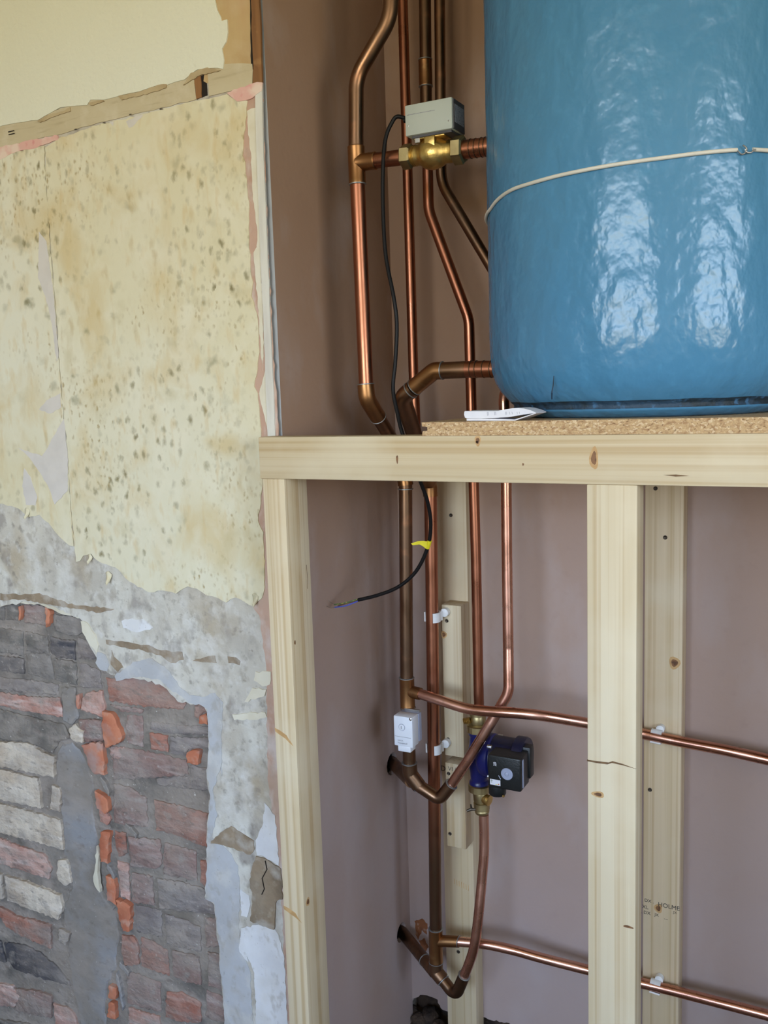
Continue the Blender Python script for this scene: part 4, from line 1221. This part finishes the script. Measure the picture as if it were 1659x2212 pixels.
# B: 28 mm return from the cylinder
Bp = thing('return_pipe', 'thick copper return pipe leaving the cylinder foot and dropping to the floor in the corner', 'pipe', at(935, 1440, .415))
b0, b1, b2, b3 = at(1078, 797, .2), at(938, 801, .2), at(869, 858, .21), at(929, 1046, .415)
obj('cylinder_stub', tube(B(), [b0, at(1005, 798.5, .2)], 0.0152, 20), M['copper_o'], Bp, smooth=True)
for x in (1062, 1046, 1030, 1019):
    c = at(x, 797.5, .2)
    obj('pipe_bead', lathe(B(), c - Vector((0.0012, 0, 0)), (1, 0, 0), [(0, 0.0150), (0.0008, 0.0162), (0.0016, 0.0162), (0.0024, 0.0150)], 20), M['copper_dull'], Bp, smooth=True)
obj('joining_pipe', tube(B(), [at(1008, 798.5, .2), at(950, 800.5, .2)], 0.0155, 20), M['copper_dull'], Bp, smooth=True)
obj('elbow', tube(B(), fillet([at(957, 800.3, .2), b1, b1.lerp(b2, 0.62)], 0.022), 0.0163, 20), M['fitting'], Bp, smooth=True)
solder(at(956, 800.3, .2), b1 - b0, 0.0165, Bp)
solder(b1.lerp(b2, 0.62), b2 - b1, 0.0165, Bp)
obj('elbow', tube(B(), fillet([b1.lerp(b2, 0.66), b2, b2.lerp(b3, 0.42)], 0.02), 0.0163, 20), M['copper_dull'], Bp, smooth=True)
solder(b1.lerp(b2, 0.66) + (b2 - b1) * 0.08, b2 - b1, 0.0168, Bp)
obj('offset_pipe', tube(B(), [b2.lerp(b3, 0.38), b3], R28), M['copper_dull'], Bp, smooth=True)
obj('elbow', tube(B(), fillet([b2.lerp(b3, 0.85), b3, at(930, 1072, .415)], 0.016), 0.0162, 20), M['fitting'], Bp, smooth=True)
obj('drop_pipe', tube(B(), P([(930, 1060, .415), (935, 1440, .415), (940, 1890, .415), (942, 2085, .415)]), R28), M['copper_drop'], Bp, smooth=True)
tb0, tb1 = at(941, 2006, .415), at(942, 2078, .415)
teeB = sleeve('tee', tb0, tb1, 0.0162, M['fitting'], Bp)
solder(tb0, (0, 0, 1), 0.0164, teeB)
solder(tb1, (0, 0, 1), 0.0164, teeB)
obj('bottom_tee', tube(B(), fillet([at(942, 2076, .415), at(941, 2098, .414), at(956, 2116, .41)], 0.012), 0.0162, 20), M['copper_dull'], Bp, smooth=True)
s2 = atX(866, 2010, -0.012)
obj('wall_stub', tube(B(), [s2, at(939, 2100, .416)], R28 * 1.02), M['copper_dull'], Bp, smooth=True)
solder(s2.lerp(at(939, 2100, .416), 0.72), at(939, 2100, .416) - s2, 0.0152, Bp)

# F: low branch to the right
Fp = thing('branch_pipe', 'thin bright copper branch pipe along the foot of the back wall from the lowest tee', 'pipe', at(1265, 2092, .466))
fp = P([(944, 2034, .415), (961, 2033, .416), (991, 2034, .42), (1051, 2040, .432), (1111, 2053, .442), (1172, 2070, .454), (1262, 2093, .467), (1330, 2110, .472), (1384, 2123, .476), (1458, 2141, .476), (1560, 2167, .476), (1659, 2193, .476), (1750, 2218, .476), (1900, 2260, .476)])
obj('pipe', tube(B(), catmull(fp, 6), R22), M['copper'], Fp, smooth=True)
sk = obj('branch_socket', tube(B(), catmull(fp[:3], 4), 0.0128, 18), M['fitting'], Fp, smooth=True)
solder(fp[2], (1, 0, 0), 0.0128, Fp)

# H: from the bottom tee to the pump
Hp = thing('pump_pipe', 'bright copper pipe bending from the lowest elbow up to the pump', 'pipe', at(1032, 1993, .39))
ph0 = P([(954, 2113, .410), (984, 2152, .398), (1003, 2107, .388)])
obj('elbow', tube(B(), fillet(ph0, 0.018, 9), 0.0135, 20), M['copper_dull'], Hp, smooth=True)
solder(ph0[0].lerp(ph0[1], 0.15), ph0[1] - ph0[0], 0.0150, Hp)
solder(ph0[2], ph0[2] - ph0[1], 0.0138, Hp)
ph = P([(999, 2116, .389), (1013, 2082, .386), (1024, 2046, .387), (1032, 1993, .392), (1042, 1890, .410), (1046, 1830, .420), (1045, 1760, .425)])
obj('pipe', tube(B(), catmull(ph, 6), R22), M['copper'], Hp, smooth=True)

# C: from the pump up past the rail to the ceiling
Cp = thing('rising_pipe', 'copper pipe rising from the pump with a long offset bend beside the cylinder', 'pipe', at(1028, 1200, .425))
pc = P([(1036, 1560, .425), (1034, 1500, .425), (1028, 1200, .425), (1019, 900, .425), (1013, 690, .425), (926, 455, .425), (921, 250, .425)])
obj('pipe', tube(B(), fillet(pc, 0.09, 9), R22), M['copper_o'], Cp, smooth=True)
pc = P([(921, 262, .425), (917, -90, .425)])
pc.append(Vector((pc[-1].x, pc[-1].y, RZ1)))
obj('upper_pipe', tube(B(), pc, 0.0122), M['copper_dull'], Cp, smooth=True)
sl = sleeve('coupling', at(918.5, 128, .425), at(920, 188, .425), 0.0140, M['fitting'], Cp)
solder(at(918.5, 129, .425), (0, 0, 1), 0.0142, sl)
solder(at(920, 187, .425), (0, 0, 1), 0.0142, sl)
# D: second riser bending behind the cylinder
Dp = thing('rising_pipe', 'dark copper pipe dropping from above and bending away behind the cylinder', 'pipe', at(950, 300, .43))
pd = P([(949, -90, .43), (953, 395, .43), (1070, 592, .43), (1190, 770, .40)])
pd.insert(0, Vector((pd[0].x, pd[0].y, RZ1)))
obj('pipe', tube(B(), fillet(pd, 0.09, 9), R22), M['copper_dull'], Dp, smooth=True)
# p22: straight pipe in the corner
Vp = thing('vent_pipe', 'straight slim copper pipe in the alcove corner running down behind the valve', 'pipe', at(886, 600, .46))
pv = P([(867, -90, .462), (893, 800, .462), (899, 935, .462), (929, 1075, .430)])
pv.insert(0, Vector((pv[0].x, pv[0].y, RZ1)))
obj('pipe', tube(B(), fillet(pv, 0.05), R22 * 0.98), M['copper_o'], Vp, smooth=True)

# ------------------------------------------------------------------ motorised valve


def vp(px, dz_=0.0, dy=0.0):
    """point on the valve axis below/above photo column px"""
    a, b_ = 772, 1060
    d = fw + rt * ((px - W / 2) / FPX)
    lo, hi = 0.0, 1.0
    for _ in range(40):
        m_ = (lo + hi) / 2
        q = tb.lerp(vend, m_) - CAM
        x = W / 2 + FPX * q.dot(rt) / q.dot(fw)
        if x < px:
            lo = m_
        else:
            hi = m_
    return tb.lerp(vend, lo) + Vector((0, dy, dz_))


val = thing('motorised_valve', 'brass motorised valve with a grey box-shaped actuator between flow pipe and cylinder', 'valve', vp(940))
obj('inlet_pipe', tube(B(), [vp(790), vp(885)], R28), M['copper_o'], val, smooth=True)
obj('outlet_pipe', tube(B(), [vp(1000), vp(1072)], 0.0160, 20), M['copper_o'], val, smooth=True)
for x in (1018, 1029, 1041, 1050):
    c = vp(x)
    obj('pipe_bead', lathe(B(), c - vdir * 0.0012, vdir, [(0, 0.0158), (0.0008, 0.0170), (0.0016, 0.0170), (0.0024, 0.0158)], 20), M['copper_dull'], val, smooth=True)


def nut(c, axis, L, r, m, parent, name='hex_nut', n_=6):
    o = obj(name, lathe(B(), Vector(c) - Vector(axis).normalized() * L / 2, axis, [(0, r * 0.86), (L * 0.12, r), (L * 0.88, r), (L, r * 0.86)], n_), m, parent)
    return o


nut(vp(880), vdir, 0.020, 0.0225, M['brass_dull'], val)
nut(vp(992), vdir, 0.021, 0.0250, M['brass_dull'], val)
vc = vp(938)
Lb = (vp(980) - vp(890)).length
v0 = vp(890)
body = obj('valve_body', lathe(B(), v0, vdir, [(0, 0.0165), (0.004, 0.0185), (0.0045, 0.0172), (0.008, 0.0185), (0.0085, 0.0175), (0.013, 0.018), (Lb * 0.22, 0.0185), (Lb * 0.28, 0.0225), (Lb * 0.36, 0.0262), (Lb * 0.5, 0.0280), (Lb * 0.64, 0.0262), (Lb * 0.74, 0.0225), (Lb * 0.80, 0.0195), (Lb - 0.013, 0.0195), (Lb - 0.0085, 0.0188), (Lb - 0.008, 0.0200), (Lb - 0.0045, 0.0188), (Lb - 0.004, 0.0200), (Lb, 0.0180)], 28), M['brass'], val, smooth=True)
bm = B()
box(bm, vc.x - 0.030, vc.x + 0.030, vc.y - 0.022, vc.y + 0.022, vc.z + 0.022, vc.z + 0.034, 0.002)
obj('mounting_plate', bm, M['brass'], body, smooth=True)
bm = B()
box(bm, vc.x - 0.009, vc.x + 0.012, vc.y - 0.0245, vc.y - 0.012, vc.z + 0.004, vc.z + 0.026, 0.003)
obj('boss', bm, M['brass'], body, smooth=True)
# actuator box: front face traced at its own depth
YA = 0.168
tl, tr_, br, bl = at(875, 228, YA), at(977, 208, YA), at(975.5, 277, YA), at(874.5, 295, YA)
xa0, xa1 = (tl.x + bl.x) / 2, (tr_.x + br.x) / 2
za1, za0 = (tl.z + tr_.z) / 2, (br.z + bl.z) / 2
act = obj('actuator_cover', box(B(), xa0, xa1, YA, YA + 0.056, za0, za1, 0.0022, 2), M['grey_cover'], val, smooth=True)
obj('end_plate', box(B(), xa1 - 0.0005, xa1 + 0.0018, YA + 0.004, YA + 0.053, za0 + 0.001, za1 - 0.0015, 0.0006), M['grey_dark'], act)
obj('rating_label', box(B(), xa1 + 0.0017, xa1 + 0.0023, YA + 0.008, YA + 0.049, za0 + 0.012, za1 - 0.010), M['label'], act)
obj('cover_seam', box(B(), xa0 + 0.004, xa0 + 0.058, YA - 0.0003, YA + 0.001, (za0 + za1) / 2 + 0.0085, (za0 + za1) / 2 + 0.0095), M['label'], act)
for dx, dz_ in ((0.006, 0.017), (-0.006, 0.013)):
    xx = xa0 + dx if dx > 0 else xa1 + dx
    obj('cover_rivet', lathe(B(), (xx, YA + 0.001, za0 + dz_), (0, -1, 0), [(0, 0.0018), (0.0013, 0.0016), (0.0018, 0.0008)], 10), M['steel'], act, smooth=True)
obj('actuator_base', box(B(), xa0 + 0.010, xa1 - 0.004, YA + 0.006, YA + 0.052, za0 - 0.004, za0 + 0.003, 0.001), M['grey_dark'], val)
obj('lever_stub', box(B(), xa0 + 0.014, xa0 + 0.024, YA + 0.008, YA + 0.014, za0 - 0.012, za0 - 0.003, 0.001), M['steel'], val)
gl0 = Vector((xa0 + 0.001, YA + 0.022, at(875, 248, YA).z))
obj('cable_gland', lathe(B(), gl0, (-1, 0, -0.15), [(0, 0.0062), (0.006, 0.0062), (0.0065, 0.0052), (0.014, 0.0048)], 14), M['cable'], val, smooth=True)

cab = thing('valve_cable', 'black flex hanging from the valve actuator with bare cores at its loose end', 'cable', at(930, 1140, .19))
cpts = [gl0 + Vector((-0.006, 0, -0.001))] + P([(858, 252, .188), (846, 266, .185), (834, 295, .18), (828, 345, .175), (827, 440, .17), (833, 550, .16), (850, 640, .15), (857, 700, .15), (854, 780, .145), (849, 840, .14), (859, 895, .13), (869, 935, .12), (888, 985, .12), (908, 1040, .15), (924, 1085, .17), (930.5, 1135, .185), (923, 1185, .195), (898, 1235, .20), (860, 1268, .20), (815, 1286, .20), (774, 1296, .20)])
obj('sheath', tube(B(), catmull(cpts, 6), 0.0036, 12), M['cable'], cab, smooth=True)
e_ = cpts[-1]
for m, l in (('core_green', ((774, 1294), (758, 1299), (742, 1303), (722, 1306))), ('core_blue', ((774, 1298), (762, 1303), (745, 1309), (723, 1312))), ('core_brown', ((774, 1296), (756, 1301), (745, 1304), (730, 1309)))):
    obj('core', tube(B(), catmull(P([(x, y, .20 + (0.003 if m == 'core_brown' else 0)) for x, y in l]), 4), 0.0014, 8), M[m], cab, smooth=True)
for l in (((723, 1306), (715, 1302), (709, 1296)), ((724, 1312), (714, 1313), (706, 1309))):
    obj('bare_wire', tube(B(), catmull(P([(x, y, .20) for x, y in l]), 4), 0.0005, 6), M['steel'], cab, smooth=True)
tp0, tp1 = at(928.5, 1168, .191), at(923.5, 1184, .195)
tape = obj('tape', tube(B(), [tp0, tp1], 0.0043, 12), M['tape'], cab, smooth=True)
flag = rag(pxz([(926, 1170), (914, 1168), (903, 1169), (888, 1174), (892, 1178), (906, 1176), (914, 1180), (921, 1186)], .19), 0.01, 0.0, 1)
obj('tape_flag', slab_bm(flag, 0.1895, 0.1902), M['tape'], cab)

# ------------------------------------------------------------------ pipe thermostat
YS = 0.292
tl, tr_, br, bl = at(850, 1547, YS), at(890, 1549.5, YS), at(892, 1614.5, YS), at(851.5, 1612, YS)
xs0, xs1 = (tl.x + bl.x) / 2, (tr_.x + br.x) / 2
zs1, zs0 = (tl.z + tr_.z) / 2, (br.z + bl.z) / 2
stat = thing('pipe_thermostat', 'small white plastic pipe thermostat strapped to the flow pipe under the tee', 'thermostat', ((xs0 + xs1) / 2, YS + 0.02, zs0))
obj('cover', box(B(), xs0, xs1, YS, YS + 0.030, zs0, zs1, 0.0022, 2), M['stat_white'], stat, smooth=True)
obj('base', box(B(), xs0 + 0.0015, xs1 + 0.001, YS + 0.0302, YS + 0.044, zs0 + 0.004, zs1 - 0.001, 0.001), M['pump_grey'], stat, smooth=True)
obj('cable_tab', box(B(), xs0 + 0.008, xs1 - 0.006, YS + 0.0005, YS + 0.026, zs0 - 0.0115, zs0 + 0.001, 0.0018), M['stat_white'], stat, smooth=True)
dc = at(868, 1571, YS)
dial = obj('dial', lathe(B(), dc + Vector((0, 0.001, 0)), (0, -1, 0), [(0, 0.0075), (0.0014, 0.0075), (0.0018, 0.0070), (0.0012, 0.0066), (0.0012, 0.002)], 24), M['pump_grey'], stat, smooth=True)
obj('dial_face', lathe(B(), dc + Vector((0, 0.0005, 0)), (0, -1, 0), [(0, 0.0066), (0.0018, 0.0066), (0.0022, 0.0060)], 24), M['stat_white'], dial, smooth=True)
obj('pointer', box(B(), dc.x - 0.0008, dc.x + 0.0004, dc.y - 0.0022, dc.y - 0.0015, dc.z - 0.003, dc.z + 0.003), M['label'], dial)
sc = at(886.5, 1554, YS)
obj('cover_screw', lathe(B(), sc + Vector((0, 0.001, 0)), (0, -1, 0), [(0, 0.0034), (0.0012, 0.0034), (0.002, 0.0022)], 12), M['steel'], stat, smooth=True)
obj('cover_ridge', box(B(), xs0 + 0.002, xs1 - 0.004, YS - 0.0003, YS + 0.001, zs0 + 0.021, zs0 + 0.0218), M['label'], stat)
text('maker_text', 'Honeywell', 0.0052, (xs0 + 0.0085, YS - 0.0002, zs0 + 0.006), (1, 0, 0), (0, 0, 1), M['label'], stat)
text('model_text', 'L641A', 0.0048, (xs0 + 0.0085, YS - 0.0002, zs0 + 0.0115), (1, 0, 0), (0, 0, 1), M['label'], stat)
for py in (1528, 1596):
    c = at(882, py, .35)
    bm = B()
    path = [c + Vector((0.0155 * math.cos(a), 0.0155 * math.sin(a), 0)) for a in [2 * math.pi * k / 20 for k in range(21)]]
    obj('spring_strap', tube(bm, path, 0.0016, 8), M['steel'], stat, smooth=True)
    for k in range(2):
        q = c + Vector((0.018, -0.006, 0.003 - 0.006 * k))
        obj('strap_hook', tube(B(), [q, q + Vector((0.004, -0.001, -0.002))], 0.0009, 6), M['steel'], stat)
obj('strap_bracket', box(B(), xs0 + 0.006, xs1 - 0.002, YS + 0.040, YS + 0.048, zs0 + 0.004, zs1 + 0.003, 0.001), M['steel'], stat)

# ------------------------------------------------------------------ circulating pump
pcx = at(1034, 1640, .425).x
zc_ = at(1034, 1640, .425).z
ztop, zbot = at(1033, 1580, .425).z, at(1036, 1693, .425).z
pump = thing('circulating_pump', 'navy circulating pump with black control box and grey dial on the back wall pipework', 'pump', (pcx, .425, zbot - 0.07))
ax = Vector((0, 0, 1))
L = ztop - zbot
vol = obj('pump_housing', lathe(B(), (pcx, .425, zbot), ax, [(0, 0.0215), (0.006, 0.0215), (0.010, 0.0185), (L * 0.25, 0.020), (L * 0.4, 0.024), (L * 0.6, 0.024), (L * 0.75, 0.020), (L - 0.010, 0.0185), (L - 0.006, 0.0215), (L, 0.0215)], 24), M['pump_blue'], pump, smooth=True)
zm = at(1100, 1640, .425).z
obj('volute', lathe(B(), (pcx + 0.004, .425, zm + 0.002), (1, 0, 0), [(0, 0.030), (0.008, 0.044), (0.016, 0.048), (0.030, 0.048), (0.034, 0.044)], 32), M['pump_blue'], vol, smooth=True)
mot = obj('motor', lathe(B(), (pcx + 0.034, .425, zm + 0.002), (1, 0, 0), [(0, 0.043), (0.002, 0.045), (0.050, 0.045), (0.054, 0.051), (0.072, 0.051), (0.076, 0.049), (0.0765, 0.034), (0.0735, 0.032), (0.0735, 0.012), (0.077, 0.010), (0.0775, 0.0)], 36), M['pump_navy'], pump, smooth=True)
for k in range(4):
    a = math.radians(45 + 90 * k)
    c = Vector((pcx + 0.034, .425 + 0.047 * math.cos(a), zm + 0.002 + 0.047 * math.sin(a)))
    obj('bolt', lathe(B(), c, (1, 0, 0), [(0, 0.0045), (0.010, 0.0045), (0.011, 0.003)], 8), M['steel'], mot, smooth=True)
YP = 0.352
tl, tr_, br, bl = at(1053, 1629, YP), at(1123, 1640, YP), at(1127, 1713, YP), at(1054, 1700, YP)
xp0, xp1 = (tl.x + bl.x) / 2, (tr_.x + br.x) / 2
zp1, zp0 = (tl.z + tr_.z) / 2, (bl.z + br.z) / 2
ctl = obj('control_box', box(B(), xp0, xp1, YP, YP + 0.055, zp0, zp1, 0.004, 3), M['pump_black'], pump, smooth=True)
obj('box_rear', box(B(), xp0 + 0.002, xp1 + 0.004, YP + 0.050, YP + 0.075, zp0 + 0.010, zp1 + 0.006, 0.003), M['pump_black'], ctl, smooth=True)
obj('side_trim', box(B(), xp1 - 0.0002, xp1 + 0.0012, YP + 0.010, YP + 0.016, zp0 + 0.006, zp1 - 0.006), M['pump_grey'], ctl)
dc = at(1095, 1672, YP)
dial = obj('speed_dial', lathe(B(), dc + Vector((0, 0.001, 0)), (0, -1, 0), [(0, 0.0128), (0.0020, 0.0128), (0.0030, 0.0118), (0.0030, 0.0045), (0.0042, 0.0040), (0.0046, 0.0030)], 28), M['pump_grey'], ctl, smooth=True)
l0, l1 = at(1058.5, 1682, YP), at(1081, 1698, YP)
lab = obj('energy_label', box(B(), l0.x, l1.x, YP - 0.0004, YP + 0.001, l1.z, l0.z), M['paper'], ctl)
for k, (c, fx, fz, w_, h_) in enumerate((('core_green', 0.08, 0.72, 0.16, 0.16), ('core_green', 0.1, 0.42, 0.12, 0.12), ('tape', 0.52, 0.1, 0.2, 0.1), ('b_orange', 0.76, 0.14, 0.14, 0.22))):
    ww, hh = l1.x - l0.x, l0.z - l1.z
    obj('label_print', box(B(), l0.x + fx * ww, l0.x + (fx + w_) * ww, YP - 0.0006, YP, l1.z + fz * hh, l1.z + (fz + h_) * hh), M[c], lab)
lg = at(1066, 1653, YP)
for k in range(3):
    obj('logo_stroke', tube(B(), [lg + Vector((0.001 * k * 0, -0.0002, 0.0028 * k)), lg + Vector((0.0030, -0.0002, 0.0014 + 0.0028 * k)), lg + Vector((0.0065, -0.0002, 0.0028 * k - 0.0004))], 0.0007, 6), M['paper'], ctl)
mk = at(1077, 1675, YP)
obj('setting_mark', tube(B(), [mk + Vector((0, -0.0002, 0)), mk + Vector((0.0045, -0.0002, -0.0075))], 0.0009, 6), M['pump_grey'], ctl)
gc = at(1078, 1718, YP + 0.03)
gl = obj('plug', lathe(B(), (gc.x, YP + 0.021, zp0 + 0.002), (0, 0, -1), [(0, 0.018), (0.004, 0.0185), (0.021, 0.0185), (0.024, 0.0165), (0.025, 0.010)], 24), M['pump_black'], ctl, smooth=True)
obj('lock_screw', lathe(B(), (gc.x + 0.0165, YP + 0.010, zp0 - 0.018), (0.8, -0.4, -0.4), [(0, 0.003), (0.003, 0.0028), (0.0036, 0.0018)], 10), M['brass'], gl, smooth=True)
# unions and isolating valves above and below
nut((pcx, .425, ztop + 0.008), ax, 0.018, 0.0250, M['brass_dull'], pump, 'union_nut', 20)
nut((pcx + 0.001, .425, zbot - 0.008), ax, 0.018, 0.0250, M['brass_dull'], pump, 'union_nut', 20)
zq = ztop + 0.017
vt = obj('isolating_valve', lathe(B(), (pcx, .425, zq), ax, [(0, 0.016), (0.004, 0.0175), (0.016, 0.0175), (0.020, 0.0160), (0.0205, 0.0185), (0.033, 0.0185), (0.034, 0.0150)], 20), M['brass_dull'], pump, smooth=True)
for k in range(5):
    obj('valve_thread', lathe(B(), (pcx - 0.012 - 0.0034 * k, .410, zq + 0.012 - 0.001 * k), (-1, -0.3, -0.25), [(0, 0.0065), (0.0012, 0.0075), (0.0022, 0.0065)], 14), M['brass'], vt, smooth=True)
zq = zbot - 0.017
vb = obj('isolating_valve', lathe(B(), (pcx + 0.003, .425, zq), (0.06, 0, -1), [(0, 0.0165), (0.004, 0.0175), (0.020, 0.0170), (0.021, 0.0148), (0.024, 0.0148), (0.025, 0.0175), (0.040, 0.0175), (0.042, 0.0150), (0.045, 0.0165), (0.050, 0.0150)], 20), M['brass_dull'], pump, smooth=True)
obj('valve_boss', lathe(B(), (pcx + 0.012, .420, zq - 0.012), (1, -0.25, -0.12), [(0, 0.011), (0.010, 0.011), (0.011, 0.0125), (0.016, 0.0120), (0.017, 0.008)], 14), M['brass'], vb, smooth=True)
lv = at(1030, 1748, .415)
obj('drain_lever', tube(B(), [lv + Vector((0.004, 0, 0)), at(1018, 1748, .41), at(1008, 1752, .405)], [0.0022, 0.004, 0.0028], 8), M['screw'], vb, smooth=True)
obj('drain_lever', tube(B(), [at(1019, 1749, .41), at(1017, 1738, .408)], [0.003, 0.0016], 8), M['screw'], vb, smooth=True)

# ------------------------------------------------------------------ pipe clips


def clip(label, c, axis, back, r, group=None):
    """white plastic saddle: base pad, two curved arms round the pipe, screw boss"""
    c, axis, back = Vector(c), Vector(axis).normalized(), Vector(back).normalized()
    side = axis.cross(back).normalized()
    t = thing('pipe_clip', label, 'pipe clip', c + back * (r + 0.006), group)
    h = 0.0105
    for s in (-1, 1):
        bm = B()
        ri, ro = r + 0.0008, r + 0.0040
        prev = None
        rows = []
        for k in range(9):
            a = math.radians(-8 + 125 * k / 8) - math.radians(35)
            d = (side * s * math.cos(a) + back * math.sin(a))
            rows.append([bm.verts.new(c + d * rr + axis * hh) for rr in (ri, ro) for hh in (-h, h)])
        for a_, b_ in zip(rows, rows[1:]):
            for i, j in ((0, 1), (1, 3), (3, 2), (2, 0)):
                bm.faces.new((a_[i], a_[j], b_[j], b_[i]))
        bm.faces.new([rows[0][i] for i in (0, 1, 3, 2)])
        bm.faces.new([rows[-1][i] for i in (2, 3, 1, 0)])
        obj('arm', bm, M['clip'], t, smooth=True)
    bm = B()
    vs_ = []
    for sx in (-1, 1):
        for sa in (-1, 1):
            for d in (r + 0.0010, r + 0.0075):
                vs_.append(bm.verts.new(c + side * sx * (r * 0.75) + axis * sa * h + back * d))
    for q in ((0, 1, 3, 2), (4, 6, 7, 5), (0, 4, 5, 1), (2, 3, 7, 6), (0, 2, 6, 4), (1, 5, 7, 3)):
        bm.faces.new([vs_[i] for i in q])
    obj('base', bm, M['clip'], t)
    return t, side


g = 'white clips on the dropping return pipe'
for lab_, px, py in (('white plastic clip on the drop pipe at the top of the packing piece', 934, 1332), ('white plastic clip on the drop pipe level with the thermostat', 937, 1616)):
    c = at(px, py, .415)
    t, side = clip(lab_, c, (0, 0, 1), (0.35, 1, 0), R28)
    obj('screw_boss', lathe(B(), c + Vector((0.020, 0.030, 0.006)), (0, -1, 0), [(0, 0.0095), (0.012, 0.0095), (0.013, 0.0080)], 16), M['clip'], t, smooth=True)
for lab_, px, py in (('white plastic clip holding the upper branch pipe to the stamped batten', 1418, 1591), ('white plastic clip holding the lowest branch pipe to the stamped batten', 1416, 2131)):
    c = at(px, py, .476)
    t, side = clip(lab_, c, (1, 0, -0.06), (0, 1, 0), R22)
    obj('screw_boss', lathe(B(), c + Vector((0.006, 0.016, 0.014)), (0, -1, 0), [(0, 0.0085), (0.012, 0.0085), (0.013, 0.0070)], 16), M['clip'], t, smooth=True)
